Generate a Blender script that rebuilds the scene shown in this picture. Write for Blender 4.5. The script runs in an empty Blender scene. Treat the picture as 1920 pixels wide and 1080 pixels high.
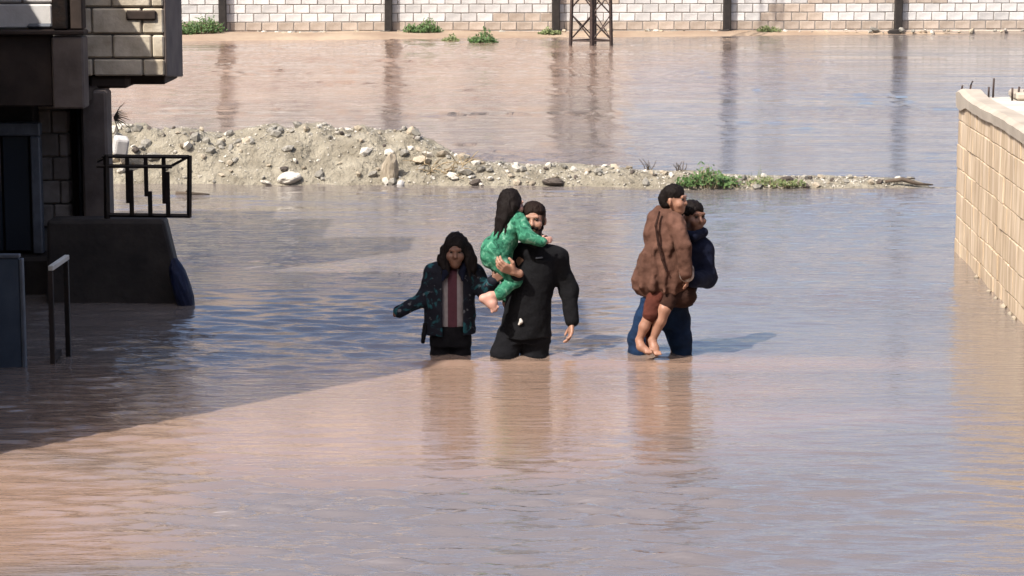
import bpy, bmesh, math, random
import numpy as np
from mathutils import Vector, Matrix

random.seed(7)
SC = bpy.context.scene
COL = SC.collection

# ------------------------------------------------------------------ camera, sky, sun, exposure
cam_data = bpy.data.cameras.new('camera')
cam = bpy.data.objects.new('camera', cam_data)
COL.objects.link(cam)
cam.location = (0, 0, 3.1)
PITCH = math.atan(694 / 4500)
cam.rotation_euler = (math.pi / 2 - PITCH, 0, 0)
cam_data.sensor_width = 36
cam_data.lens = 36 * 4500 / 1920
cam_data.clip_start = 0.1
cam_data.clip_end = 3000
SC.camera = cam

SUN_TRAVEL = Vector((0.66, 0.75, -1.12)).normalized()
ELEV = math.asin(-SUN_TRAVEL.z)
world = bpy.data.worlds.new('World')
SC.world = world
world.use_nodes = True
wn = world.node_tree
wn.nodes.clear()
w_out = wn.nodes.new('ShaderNodeOutputWorld')
w_bg = wn.nodes.new('ShaderNodeBackground')
w_sky = wn.nodes.new('ShaderNodeTexSky')
w_sky.sky_type = 'NISHITA'
w_sky.sun_disc = False
w_sky.sun_elevation = ELEV
w_sky.sun_rotation = math.atan2(-SUN_TRAVEL.x, -SUN_TRAVEL.y)
w_sky.air_density = 0.72
w_sky.dust_density = 4.2
w_sky.ozone_density = 1.0
w_bg.inputs['Strength'].default_value = 0.15
wn.links.new(w_sky.outputs[0], w_bg.inputs[0])
wn.links.new(w_bg.outputs[0], w_out.inputs[0])

sun_data = bpy.data.lights.new('sun', 'SUN')
sun_data.energy = 4.1
sun_data.angle = math.radians(0.5)
sun_data.color = (1.0, 0.94, 0.86)
sun = bpy.data.objects.new('sun', sun_data)
COL.objects.link(sun)
sun.location = (-10, -10, 20)
sun.rotation_euler = SUN_TRAVEL.to_track_quat('-Z', 'Y').to_euler()

vs = SC.view_settings
vs.view_transform = 'Standard'
vs.look = 'None'
vs.gamma = 1
vs.exposure = 0.70
vs.use_curve_mapping = False
SC.render.engine = 'CYCLES'
SC.cycles.use_denoising = True
SC.cycles.max_bounces = 6
SC.cycles.caustics_reflective = False
SC.cycles.caustics_refractive = False

BED = -0.62          # level of the flooded ground below the water

# ------------------------------------------------------------------ helpers
def new_obj(name, mesh, parent=None, mat=None):
    o = bpy.data.objects.new(name, mesh)
    COL.objects.link(o)
    if parent is not None:
        o.parent = parent
    if mat is not None and mesh is not None and len(mesh.materials) == 0:
        mesh.materials.append(mat)
    return o

def root(name, label, cat, loc=(0, 0, 0), group=None, rz=0):
    o = bpy.data.objects.new(name, None)
    o.empty_display_size = 0.2
    COL.objects.link(o)
    o.location = loc
    o.rotation_euler = (0, 0, rz)
    tag(o, label, cat, group)
    return o

def tag(o, label=None, cat=None, group=None, kind=None):
    if label: o['label'] = label
    if cat: o['category'] = cat
    if group: o['group'] = group
    if kind: o['kind'] = kind
    return o

def mesh_from(verts, faces, smooth=False, name='mesh'):
    me = bpy.data.meshes.new(name)
    me.from_pydata([tuple(map(float, v)) for v in verts], [], [tuple(map(int, f)) for f in faces])
    me.update()
    if smooth:
        me.polygons.foreach_set('use_smooth', [True] * len(me.polygons))
    return me

def np_mesh(V, F, smooth=True, name='mesh'):
    me = bpy.data.meshes.new(name)
    V = np.asarray(V, dtype=np.float32); F = np.asarray(F, dtype=np.int32)
    k = F.shape[1]
    me.vertices.add(len(V)); me.vertices.foreach_set('co', V.ravel())
    me.loops.add(F.size); me.loops.foreach_set('vertex_index', F.ravel())
    me.polygons.add(len(F))
    me.polygons.foreach_set('loop_start', np.arange(0, F.size, k, dtype=np.int32))
    me.polygons.foreach_set('loop_total', np.full(len(F), k, dtype=np.int32))
    me.polygons.foreach_set('use_smooth', np.full(len(F), smooth))
    me.update(calc_edges=True)
    return me

class MB:
    """collects boxes, prisms and tubes into one mesh"""
    def __init__(self): self.v = []; self.f = []
    def poly(self, vs_, fs):
        n = len(self.v); self.v += [tuple(p) for p in vs_]; self.f += [tuple(i + n for i in f) for f in fs]; return self
    def box(self, x0, x1, y0, y1, z0, z1):
        return self.poly([(x0,y0,z0),(x1,y0,z0),(x1,y1,z0),(x0,y1,z0),(x0,y0,z1),(x1,y0,z1),(x1,y1,z1),(x0,y1,z1)],
                         [(0,3,2,1),(4,5,6,7),(0,1,5,4),(1,2,6,5),(2,3,7,6),(3,0,4,7)])
    def hexa(self, bottom, top):      # two quads, same order
        return self.poly(list(bottom) + list(top), [(0,3,2,1),(4,5,6,7),(0,1,5,4),(1,2,6,5),(2,3,7,6),(3,0,4,7)])
    def tube(self, pts, radii, n=8, caps=True):
        pts = [Vector(p) for p in pts]
        if not hasattr(radii, '__len__'): radii = [radii] * len(pts)
        rings = []
        up = Vector((0, 0, 1))
        for i, p in enumerate(pts):
            d = (pts[min(i+1, len(pts)-1)] - pts[max(i-1, 0)]).normalized()
            a = d.cross(up if abs(d.z) < 0.95 else Vector((1, 0, 0))).normalized()
            b = d.cross(a)
            rings.append([p + (a*math.cos(2*math.pi*k/n) + b*math.sin(2*math.pi*k/n))*radii[i] for k in range(n)])
        vv = [q for r in rings for q in r]; ff = []
        for i in range(len(rings)-1):
            for k in range(n):
                a0 = i*n+k; a1 = i*n+(k+1) % n
                ff.append((a0, a1, a1+n, a0+n))
        if caps:
            ff.append(tuple(range(n-1, -1, -1))); ff.append(tuple(range((len(rings)-1)*n, len(rings)*n)))
        return self.poly(vv, ff)
    def mesh(self, bevel=0, smooth=False, seg=1):
        me = mesh_from(self.v, self.f, smooth)
        bm = bmesh.new(); bm.from_mesh(me)
        bmesh.ops.recalc_face_normals(bm, faces=bm.faces)
        if bevel:
            bmesh.ops.bevel(bm, geom=list(bm.edges), offset=bevel, segments=seg, profile=0.5, affect='EDGES', clamp_overlap=True)
        bm.to_mesh(me); bm.free()
        return me
    def build(self, name, mat, parent=None, bevel=0, smooth=False, seg=1):
        return new_obj(name, self.mesh(bevel, smooth, seg), parent, mat)

def block_mesh(l, w, h, bevel=0.012, jitter=0.004, seed=0):
    r = random.Random(seed)
    m = MB().box(-l/2, l/2, -w/2, w/2, 0, h)
    m.v = [tuple(c + r.uniform(-jitter, jitter) for c in p) for p in m.v]
    return m.mesh(bevel)

def rock_mesh(seed, squash=0.7):
    r = random.Random(seed)
    bm = bmesh.new()
    bmesh.ops.create_icosphere(bm, subdivisions=1, radius=1)
    ax = Vector((r.uniform(.7, 1.3), r.uniform(.7, 1.1), r.uniform(.5, .9) * squash / 0.7))
    for v in bm.verts:
        k = r.uniform(.72, 1.15)
        v.co = Vector((v.co.x*ax.x*k, v.co.y*ax.y*k, v.co.z*ax.z*k))
    me = bpy.data.meshes.new('rock'); bm.to_mesh(me); bm.free()
    return me

# value noise in numpy (for wrinkles, ground and water relief)
_rng = np.random.RandomState(3)
_LAT = _rng.rand(32, 32, 32).astype(np.float32)
def vnoise(x, y, z):
    xi = np.floor(x).astype(int); yi = np.floor(y).astype(int); zi = np.floor(z).astype(int)
    fx = x - xi; fy = y - yi; fz = z - zi
    fx = fx*fx*(3-2*fx); fy = fy*fy*(3-2*fy); fz = fz*fz*(3-2*fz)
    def L(a, b, c): return _LAT[(xi+a) & 31, (yi+b) & 31, (zi+c) & 31]
    x00 = L(0,0,0)*(1-fx)+L(1,0,0)*fx; x10 = L(0,1,0)*(1-fx)+L(1,1,0)*fx
    x01 = L(0,0,1)*(1-fx)+L(1,0,1)*fx; x11 = L(0,1,1)*(1-fx)+L(1,1,1)*fx
    return (x00*(1-fy)+x10*fy)*(1-fz)+(x01*(1-fy)+x11*fy)*fz - 0.5
def fbm(x, y, z=0.0, o=4):
    z = np.zeros_like(x) + z; s = 0; a = 1
    for i in range(o):
        s = s + a*vnoise(x, y, z); x = x*2.03+5.1; y = y*2.03+1.7; z = z*2.03+3.3; a *= 0.5
    return s

# ------------------------------------------------------------------ materials
def nmat(name):
    m = bpy.data.materials.new(name); m.use_nodes = True
    nt = m.node_tree; b = nt.nodes['Principled BSDF']
    return m, nt, b

def ramp(nt, src, stops):
    r = nt.nodes.new('ShaderNodeValToRGB')
    el = r.color_ramp.elements
    while len(el) < len(stops): el.new(0.5)
    for e, (p, c) in zip(el, stops):
        e.position = p; e.color = (*c, 1)
    nt.links.new(src, r.inputs[0]); return r

def noise(nt, scale, detail=4, vec=None, rough=0.55, dist=0.0, stretch=None, coord='Object'):
    n = nt.nodes.new('ShaderNodeTexNoise')
    n.inputs['Scale'].default_value = scale; n.inputs['Detail'].default_value = detail
    n.inputs['Roughness'].default_value = rough; n.inputs['Distortion'].default_value = dist
    if vec is None:
        tc = nt.nodes.new('ShaderNodeTexCoord')
        vec = tc.outputs[coord]
    if stretch:
        mp = nt.nodes.new('ShaderNodeMapping'); mp.inputs['Scale'].default_value = stretch
        nt.links.new(vec, mp.inputs[0]); vec = mp.outputs[0]
    nt.links.new(vec, n.inputs['Vector'])
    return n

def bump(nt, b, src, strength, dist=0.01):
    n = nt.nodes.new('ShaderNodeBump'); n.inputs['Strength'].default_value = strength; n.inputs['Distance'].default_value = dist
    nt.links.new(src, n.inputs['Height']); nt.links.new(n.outputs[0], b.inputs['Normal']); return n

def simple(name, c0, c1, rough=0.85, scale=6, bscale=40, bstr=0.4, bdist=0.01, stretch=None, metallic=0, detail=5, rnd=0.0, coord='Object', spec=0.3):
    """two-tone noise with fine relief; rnd varies the value from object to object"""
    m, nt, b = nmat(name)
    n = noise(nt, scale, detail, stretch=stretch, coord=coord)
    r = ramp(nt, n.outputs[0], [(0.32, c0), (0.68, c1)])
    out = r.outputs[0]
    if rnd:
        oi = nt.nodes.new('ShaderNodeObjectInfo')
        mr = nt.nodes.new('ShaderNodeMapRange'); mr.inputs[3].default_value = 1-rnd; mr.inputs[4].default_value = 1+rnd
        nt.links.new(oi.outputs['Random'], mr.inputs[0])
        hs = nt.nodes.new('ShaderNodeHueSaturation'); nt.links.new(mr.outputs[0], hs.inputs['Value']); nt.links.new(out, hs.inputs['Color'])
        out = hs.outputs[0]
    nt.links.new(out, b.inputs['Base Color'])
    b.inputs['Roughness'].default_value = rough; b.inputs['Metallic'].default_value = metallic
    b.inputs['Specular IOR Level'].default_value = spec
    if bstr:
        n2 = noise(nt, bscale, 6, stretch=stretch, coord=coord); bump(nt, b, n2.outputs[0], bstr, bdist)
    return m

M = {}
M['white_block'] = simple('white_block', (.42, .405, .39), (.56, .54, .52), scale=5, bscale=30, rnd=.16)
M['tan_block'] = simple('tan_block', (.31, .25, .20), (.43, .36, .30), scale=5, bscale=30, rnd=.14)
M['mortar'] = simple('mortar', (.17, .155, .14), (.27, .245, .22), scale=3)
M['dark_post'] = simple('dark_post', (.010, .008, .007), (.026, .021, .018), rough=.7, scale=9)
M['rust_steel'] = simple('rust_steel', (.03, .022, .02), (.075, .05, .042), rough=.6, scale=14, metallic=.4)
M['black_steel'] = simple('black_steel', (.006, .005, .005), (.016, .009, .006), rough=.5, scale=20, metallic=.2)
M['rubble'] = simple('rubble', (.165, .145, .108), (.31, .28, .218), scale=4.5, bscale=11, bstr=1.0, bdist=.09)
M['stone_pale'] = simple('stone_pale', (.42, .39, .335), (.58, .545, .48), scale=5, rnd=.15)
M['stone_tan'] = simple('stone_tan', (.27, .225, .165), (.40, .345, .265), scale=5, rnd=.2)
M['stone_grey'] = simple('stone_grey', (.17, .158, .135), (.29, .272, .235), scale=5, rnd=.2)
M['stone_dark'] = simple('stone_dark', (.05, .04, .035), (.11, .09, .075), scale=5, rnd=.2)
M['mud_ground'] = simple('mud_ground', (.24, .17, .12), (.36, .28, .2), scale=.8, bscale=8, bstr=.6, bdist=.05)
M['house_block'] = simple('house_block', (.36, .30, .22), (.60, .53, .42), scale=5, bscale=26, rnd=.10, bdist=.015)
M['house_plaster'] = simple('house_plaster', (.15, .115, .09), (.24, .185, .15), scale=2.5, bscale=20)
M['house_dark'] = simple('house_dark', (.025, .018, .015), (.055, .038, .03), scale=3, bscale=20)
M['shaded_block'] = simple('shaded_block', (.22, .18, .15), (.36, .30, .26), scale=6, bscale=26, rnd=.15)  # darker copy of house_block; the ground floor's shade is in the colour
M['pier'] = simple('pier', (.095, .075, .065), (.17, .135, .115), scale=4, bscale=22)  # tone lowered so piers, columns and side wall look shaded
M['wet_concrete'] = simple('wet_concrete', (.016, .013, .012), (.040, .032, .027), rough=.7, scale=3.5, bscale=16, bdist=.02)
M['frame_grey'] = simple('frame_grey', (.09, .10, .115), (.14, .15, .175), rough=.5, scale=8, metallic=.3)
M['gate_blue'] = simple('gate_blue', (.045, .06, .085), (.075, .095, .125), rough=.5, scale=5, bstr=.1)
M['tarp'] = simple('tarp', (.003, .006, .025), (.007, .013, .05), rough=.5, scale=9)
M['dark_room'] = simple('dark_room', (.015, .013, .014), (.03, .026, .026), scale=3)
M['roof_conc'] = simple('roof_conc', (.42, .385, .335), (.56, .52, .455), scale=3, bscale=24)
M['coping'] = simple('coping', (.32, .275, .225), (.44, .385, .315), scale=3, bscale=26)
M['facade'] = simple('facade', (.34, .275, .235), (.42, .34, .29), scale=.4, bscale=3)
M['facade2'] = simple('facade2', (.40, .34, .28), (.5, .43, .36), scale=.4, bscale=3)
M['dry_twig'] = simple('dry_twig', (.20, .15, .09), (.34, .27, .17), scale=10)
M['dark_twig'] = simple('dark_twig', (.05, .038, .028), (.1, .075, .055), scale=10)

def glass_mat():
    m, nt, b = nmat('window_glass')
    b.inputs['Base Color'].default_value = (.02, .025, .035, 1); b.inputs['Roughness'].default_value = .12
    return m
M['glass'] = glass_mat()

def right_wall_mat():
    """cement-washed blocks with vertical runs of slurry"""
    m, nt, b = nmat('slurry_block')
    n1 = noise(nt, 1.0, 5, stretch=(7, 13, 1.1), coord='Generated')
    tc = nt.nodes.new('ShaderNodeTexCoord')
    geo = nt.nodes.new('ShaderNodeNewGeometry')
    n2 = noise(nt, 1.0, 5, vec=geo.outputs['Position'], stretch=(9, 11, 1.0))
    n3 = noise(nt, 2.2, 4, vec=geo.outputs['Position'])
    r = ramp(nt, n2.outputs[0], [(.3, (.35, .265, .175)), (.5, (.50, .395, .275)), (.68, (.64, .54, .42))])
    r3 = ramp(nt, n3.outputs[0], [(.3, (.84, .80, .76)), (.7, (1.04, 1.02, 1.0))])
    mx = nt.nodes.new('ShaderNodeMix'); mx.data_type = 'RGBA'; mx.blend_type = 'MULTIPLY'; mx.inputs[0].default_value = 1
    nt.links.new(r.outputs[0], mx.inputs[6]); nt.links.new(r3.outputs[0], mx.inputs[7])
    nt.links.new(mx.outputs[2], b.inputs['Base Color'])
    b.inputs['Roughness'].default_value = .9
    bump(nt, b, n2.outputs[0], .5, .02)
    return m
M['slurry_block'] = right_wall_mat()

def leaf_mat(name, c0, c1):
    m, nt, b = nmat(name)
    geo = nt.nodes.new('ShaderNodeNewGeometry')
    r = ramp(nt, geo.outputs['Random Per Island'], [(0, c0), (1, c1)])
    nt.links.new(r.outputs[0], b.inputs['Base Color'])
    b.inputs['Roughness'].default_value = .6
    tr = nt.nodes.new('ShaderNodeBsdfTranslucent'); nt.links.new(r.outputs[0], tr.inputs[0])
    ms = nt.nodes.new('ShaderNodeMixShader'); ms.inputs[0].default_value = .25
    nt.links.new(b.outputs[0], ms.inputs[1]); nt.links.new(tr.outputs[0], ms.inputs[2])
    nt.links.new(ms.outputs[0], nt.nodes['Material Output'].inputs[0])
    return m
M['leaf'] = leaf_mat('leaf', (.035, .075, .018), (.10, .19, .05))
M['leaf_pale'] = leaf_mat('leaf_pale', (.09, .13, .04), (.22, .25, .10))

# cloth and skin
def cloth(name, c0, c1, scale=8, rough=.9, bs=22, bstr=.7):
    return simple(name, c0, c1, rough=rough, scale=scale, bscale=bs, bstr=bstr, bdist=.014, spec=.15)
def skin_mat(name, c):
    m, nt, b = nmat(name)
    n = noise(nt, 14, 4)
    r = ramp(nt, n.outputs[0], [(.3, tuple(v*.86 for v in c)), (.7, tuple(min(1, v*1.1) for v in c))])
    nt.links.new(r.outputs[0], b.inputs['Base Color']); b.inputs['Roughness'].default_value = .5
    b.inputs['Specular IOR Level'].default_value = .35
    b.inputs['Subsurface Weight'].default_value = .08; b.inputs['Subsurface Radius'].default_value = (.01, .004, .002)
    return m
M['skin'] = skin_mat('skin', (.34, .185, .128))
M['skin_pink'] = skin_mat('skin_pink', (.46, .255, .20))
M['skin_tan_shaded'] = skin_mat('skin_tan_shaded', (.155, .078, .052))  # tan skin, darkened to carry the deep shade on the girl
M['skin_boy'] = skin_mat('skin_boy', (.29, .15, .10))
M['hair_dark'] = simple('hair_dark', (.004, .003, .003), (.011, .007, .006), rough=.7, scale=20, bscale=1, stretch=(60, 60, 9), bstr=.6, spec=.12)
M['hair_brown'] = simple('hair_brown', (.007, .004, .0035), (.020, .011, .008), rough=.7, scale=20, bscale=1, stretch=(60, 60, 9), bstr=.6, spec=.12)
M['black_jacket'] = cloth('black_jacket', (.003, .003, .0036), (.0075, .0075, .009))
M['black_trousers'] = cloth('black_trousers', (.003, .003, .004), (.007, .007, .009))
M['navy_jacket'] = cloth('navy_jacket', (.003, .004, .011), (.007, .010, .026))
M['blue_trousers'] = cloth('blue_trousers', (.004, .009, .022), (.010, .028, .072), scale=5)
M['dark_brown'] = cloth('dark_brown', (.018, .008, .006), (.040, .018, .012))
M['brown_coat'] = cloth('brown_coat', (.060, .029, .020), (.120, .060, .043), scale=7)
M['maroon'] = cloth('maroon', (.055, .016, .011), (.10, .030, .020))
M['white_cloth'] = cloth('white_cloth', (.45, .42, .38), (.6, .56, .52))
M['knit'] = cloth('knit', (.10, .07, .06), (.62, .55, .5), scale=32)
M['eye'] = simple('eye', (.015, .01, .008), (.02, .014, .01), rough=.2, bstr=0)
M['lip'] = simple('lip', (.25, .09, .07), (.3, .12, .09), rough=.5, bstr=0)

def green_mat():
    m, nt, b = nmat('green_pyjama')
    n = noise(nt, 21, 4, dist=.8)
    r = ramp(nt, n.outputs[0], [(.34, (.006, .040, .026)), (.43, (.025, .135, .080)), (.55, (.045, .20, .12)), (.70, (.20, .40, .29))])
    nt.links.new(r.outputs[0], b.inputs['Base Color']); b.inputs['Roughness'].default_value = .85
    b.inputs['Specular IOR Level'].default_value = .2
    n2 = noise(nt, 24, 5); bump(nt, b, n2.outputs[0], .7, .012)
    return m
M['green_pyjama'] = green_mat()

def stripe_mat(xc):
    """grey, maroon, grey vertical stripes across the shirt front (object x)"""
    m, nt, b = nmat('striped_shirt')
    tc = nt.nodes.new('ShaderNodeTexCoord'); sp = nt.nodes.new('ShaderNodeSeparateXYZ'); nt.links.new(tc.outputs['Object'], sp.inputs[0])
    mr = nt.nodes.new('ShaderNodeMapRange'); mr.inputs[1].default_value = xc-.12; mr.inputs[2].default_value = xc+.12
    nt.links.new(sp.outputs[0], mr.inputs[0])
    w = (.30, .275, .28); d = (.085, .022, .036)
    r = ramp(nt, mr.outputs[0], [(0, (.03, .016, .022)), (.17, w), (.36, d), (.64, w), (.83, (.03, .016, .022))])
    r.color_ramp.interpolation = 'CONSTANT'
    n = noise(nt, 30, 4)
    mx = nt.nodes.new('ShaderNodeMix'); mx.data_type = 'RGBA'; mx.blend_type = 'MULTIPLY'; mx.inputs[0].default_value = .5
    nt.links.new(r.outputs[0], mx.inputs[6]); nt.links.new(n.outputs[0], mx.inputs[7])
    nt.links.new(mx.outputs[2], b.inputs['Base Color']); b.inputs['Roughness'].default_value = .9
    return m

def floral_mat():
    m, nt, b = nmat('floral_jacket')
    n = noise(nt, 9, 3, dist=1.0); n2 = noise(nt, 26, 2)
    r = ramp(nt, n.outputs[0], [(.0, (.004, .005, .010)), (.54, (.006, .007, .013)), (.60, (.012, .065, .08)), (.72, (.018, .085, .105))])
    r2 = ramp(nt, n2.outputs[0], [(.0, (0, 0, 0)), (.64, (0, 0, 0)), (.70, (.16, .17, .18))])
    mx = nt.nodes.new('ShaderNodeMix'); mx.data_type = 'RGBA'; mx.blend_type = 'ADD'; mx.inputs[0].default_value = .6
    nt.links.new(r.outputs[0], mx.inputs[6]); nt.links.new(r2.outputs[0], mx.inputs[7])
    nt.links.new(mx.outputs[2], b.inputs['Base Color']); b.inputs['Roughness'].default_value = .8
    b.inputs['Specular IOR Level'].default_value = .2
    return m
M['floral_jacket'] = floral_mat()

def water_mat():
    """silty flood water: a brown scattering body under a clear reflecting surface"""
    m, nt, b = nmat('flood_water')
    nt.nodes.remove(b)
    out = nt.nodes['Material Output']
    tc = nt.nodes.new('ShaderNodeTexCoord'); P = tc.outputs['Object']
    silt = noise(nt, 1.0, 4, vec=P, stretch=(.10, .22, 1), dist=.5)
    def plume(cx, cy, sx, sy, edge):
        """a cloud of stirred-up silt round (cx, cy)"""
        wob = noise(nt, 1.0, 3, vec=P, stretch=(.5, 1.1, 1))
        sub = nt.nodes.new('ShaderNodeVectorMath'); sub.operation = 'SUBTRACT'; nt.links.new(P, sub.inputs[0]); sub.inputs[1].default_value = (cx, cy, 0)
        mul = nt.nodes.new('ShaderNodeVectorMath'); mul.operation = 'MULTIPLY'; nt.links.new(sub.outputs[0], mul.inputs[0]); mul.inputs[1].default_value = (1/sx, 1/sy, 0)
        ln = nt.nodes.new('ShaderNodeVectorMath'); ln.operation = 'LENGTH'; nt.links.new(mul.outputs[0], ln.inputs[0])
        ad = nt.nodes.new('ShaderNodeMath'); ad.operation = 'MULTIPLY_ADD'; nt.links.new(wob.outputs[0], ad.inputs[0]); ad.inputs[1].default_value = 1.1; nt.links.new(ln.outputs['Value'], ad.inputs[2])
        mr = nt.nodes.new('ShaderNodeMapRange'); mr.interpolation_type = 'SMOOTHSTEP'
        mr.inputs[1].default_value = 1.55+edge; mr.inputs[2].default_value = 1.55-edge; mr.inputs[3].default_value = 0; mr.inputs[4].default_value = 1
        nt.links.new(ad.outputs[0], mr.inputs[0]); return mr.outputs[0]
    tot = None
    for args in ((-1.1, 15.0, 2.9, 1.75, .45), (-7.0, 52, 11, 14, .5), (-3.2, 12.2, 1.5, 1.6, .4), (.4, 16.6, 2.2, .35, .5)):
        o_ = plume(*args)
        if tot is None: tot = o_
        else:
            mxx = nt.nodes.new('ShaderNodeMath'); mxx.operation = 'MAXIMUM'; nt.links.new(tot, mxx.inputs[0]); nt.links.new(o_, mxx.inputs[1]); tot = mxx.outputs[0]
    sm_ = nt.nodes.new('ShaderNodeMath'); sm_.operation = 'MULTIPLY_ADD'; sm_.use_clamp = True
    nt.links.new(silt.outputs[0], sm_.inputs[0]); sm_.inputs[1].default_value = .35
    s2_ = nt.nodes.new('ShaderNodeMath'); s2_.operation = 'MULTIPLY'; nt.links.new(tot, s2_.inputs[0]); s2_.inputs[1].default_value = .75
    nt.links.new(s2_.outputs[0], sm_.inputs[2])
    rc = ramp(nt, sm_.outputs[0], [(.1, (.150, .130, .120)), (.9, (.275, .185, .137))])
    dif = nt.nodes.new('ShaderNodeBsdfDiffuse'); nt.links.new(rc.outputs[0], dif.inputs[0])
    gl = nt.nodes.new('ShaderNodeBsdfGlossy'); gl.inputs['Roughness'].default_value = .07
    gl.inputs['Color'].default_value = (1, 1, 1, 1)
    fr = nt.nodes.new('ShaderNodeFresnel'); fr.inputs[0].default_value = 3.1
    n1 = noise(nt, 1.0, 3, vec=P, stretch=(3.4, 15, 1), rough=.6)
    n2 = noise(nt, 1.0, 3, vec=P, stretch=(.16, 1.3, 1), rough=.55)
    am = noise(nt, 1.0, 2, vec=P, stretch=(.16, .3, 1))
    amr = nt.nodes.new('ShaderNodeMapRange'); amr.inputs[1].default_value = .35; amr.inputs[2].default_value = .65; amr.inputs[3].default_value = .25; amr.inputs[4].default_value = 1.0
    nt.links.new(am.outputs[0], amr.inputs[0])
    b1 = nt.nodes.new('ShaderNodeBump'); b1.inputs['Distance'].default_value = .020
    nt.links.new(amr.outputs[0], b1.inputs['Strength']); nt.links.new(n1.outputs[0], b1.inputs['Height'])
    b2 = nt.nodes.new('ShaderNodeBump'); b2.inputs['Distance'].default_value = .06
    sy_ = nt.nodes.new('ShaderNodeSeparateXYZ'); nt.links.new(P, sy_.inputs[0])
    fm = nt.nodes.new('ShaderNodeMapRange'); fm.inputs[1].default_value = 18; fm.inputs[2].default_value = 34; fm.inputs[3].default_value = .3; fm.inputs[4].default_value = 1.0
    nt.links.new(sy_.outputs[1], fm.inputs[0]); nt.links.new(fm.outputs[0], b2.inputs['Strength'])
    nt.links.new(n2.outputs[0], b2.inputs['Height']); nt.links.new(b1.outputs[0], b2.inputs['Normal'])
    nt.links.new(b2.outputs[0], gl.inputs['Normal']); nt.links.new(b2.outputs[0], fr.inputs['Normal'])
    ms = nt.nodes.new('ShaderNodeMixShader')
    nt.links.new(fr.outputs[0], ms.inputs[0]); nt.links.new(dif.outputs[0], ms.inputs[1]); nt.links.new(gl.outputs[0], ms.inputs[2])
    nt.links.new(ms.outputs[0], out.inputs[0])
    return m
M['water'] = water_mat()

# ------------------------------------------------------------------ setting: ground, bank, water
def grid_mesh(xs, ys, fn, smooth=True):
    X, Y = np.meshgrid(xs, ys)
    Z = fn(X, Y)
    V = np.stack([X.ravel(), Y.ravel(), Z.ravel()], 1)
    nx = len(xs); ny = len(ys)
    i = np.arange(nx-1)[None, :] + np.arange(ny-1)[:, None]*nx
    F = np.stack([i, i+1, i+1+nx, i+nx], -1).reshape(-1, 4)
    return np_mesh(V, F, smooth)

WA = math.atan2(1.4, 23.0)            # the far wall runs at a slight angle
WALL0 = np.array([-9.0, 64.2])
def wall_y(x): return 64.2 + (x+9.0)*1.4/23.0

def ground_h(X, Y):
    wl = wall_y(np.clip(X, -60, 60))
    t = np.clip((Y - (wl - 5.5 + np.clip((X+9)/23, 0, 1)*3.2)) / 3.2, 0, 1)
    h = BED + (0.10-BED)*t*t*(3-2*t)
    return h + 0.05*fbm(X*.7, Y*.7)*np.where(Y > 40, 1, 0)
gx = np.concatenate([np.linspace(-400, -20, 12)[:-1], np.linspace(-20, 25, 150), np.linspace(25, 400, 12)[1:]])
gy = np.concatenate([np.linspace(-100, 55, 10)[:-1], np.linspace(55, 70, 70), np.linspace(70, 800, 15)[1:]])
ground = new_obj('ground', grid_mesh(gx, gy, ground_h), None, M['mud_ground'])
tag(ground, kind='structure')

WADERS = [(-0.44, 16.9), (0.06, 16.98), (1.09, 17.0)]
def water_h(X, Y):
    rs = np.random.RandomState(11)
    Z = np.zeros_like(X)
    rough = 0.25 + 1.1*np.clip(fbm(X*.3+3, Y*.55, 1.5, 3)*1.6+.45, 0, 1)
    # calmer sheet in front of the waders, choppier in the current by the house and near the bottom
    calm = np.exp(-(((X+.6)/2.4)**2 + ((Y-15.2)/1.4)**2))
    chop = np.exp(-(((X+2.0)/2.2)**2 + ((Y-18.5)/3.2)**2))
    low = np.exp(-(((X+.2)/2.4)**4 + ((Y-11.8)/1.5)**4))
    right = 1/(1+np.exp(-(X-.9)/.5))
    A = .8*rough*(1-.72*calm)*(1+.7*chop)*(1+.45*low)*(1-.45*right)
    fade = np.where(Y > 24, np.clip(1+(Y-24)/16, 1, 2.2), 1)
    for i in range(46):
        wl = .11*(1.3/.11)**(i/45.0)
        th = math.pi/2 + rs.normal(0, .34 if wl < .26 else .5)
        k = 2*math.pi/wl
        ph = rs.rand()*6.28
        a = .0052*wl**.85*(1 if wl < .42 else .32)
        mod = .55 + .9*np.clip(vnoise(X*.6/max(wl, .3)+i*3.1, Y*.9/max(wl, .3)+i, np.full_like(X, i*.7))+.35, 0, 1)
        if wl < .26: mod = mod*(1+1.9*low)
        Z += a*mod*np.sin(k*(math.cos(th)*X + math.sin(th)*Y) + ph + 1.6*vnoise(X*.8+i, Y*.8, np.full_like(X, .3)))
    Z *= A*fade
    # the swell pushed up by the waders and rings round their legs
    line = 16.62 + .05*np.sin(X*2.1) - .03*X
    Z += .020*np.exp(-((Y-line)/.085)**2)*np.exp(-((X-.2)/1.25)**4)
    Z -= .010*np.exp(-((Y-line-.22)/.1)**2)*np.exp(-((X-.2)/1.5)**4)
    for cx, cy in WADERS:
        r = np.hypot(X-cx, Y-cy)
        Z += .006*np.sin(r*2*math.pi/.24)*np.exp(-r/.45)
    return Z
wx = np.concatenate([np.linspace(-70, -7, 30)[:-1], np.linspace(-7, 7, 351), np.linspace(7, 70, 30)[1:]])
wy = np.concatenate([np.linspace(-20, 10.5, 12)[:-1], np.linspace(10.5, 20, 400)[:-1], np.linspace(20, 32, 170)[:-1], np.linspace(32, 67, 160)])
water = new_obj('water', grid_mesh(wx, wy, water_h), None, M['water'])
tag(water, kind='structure')

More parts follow.
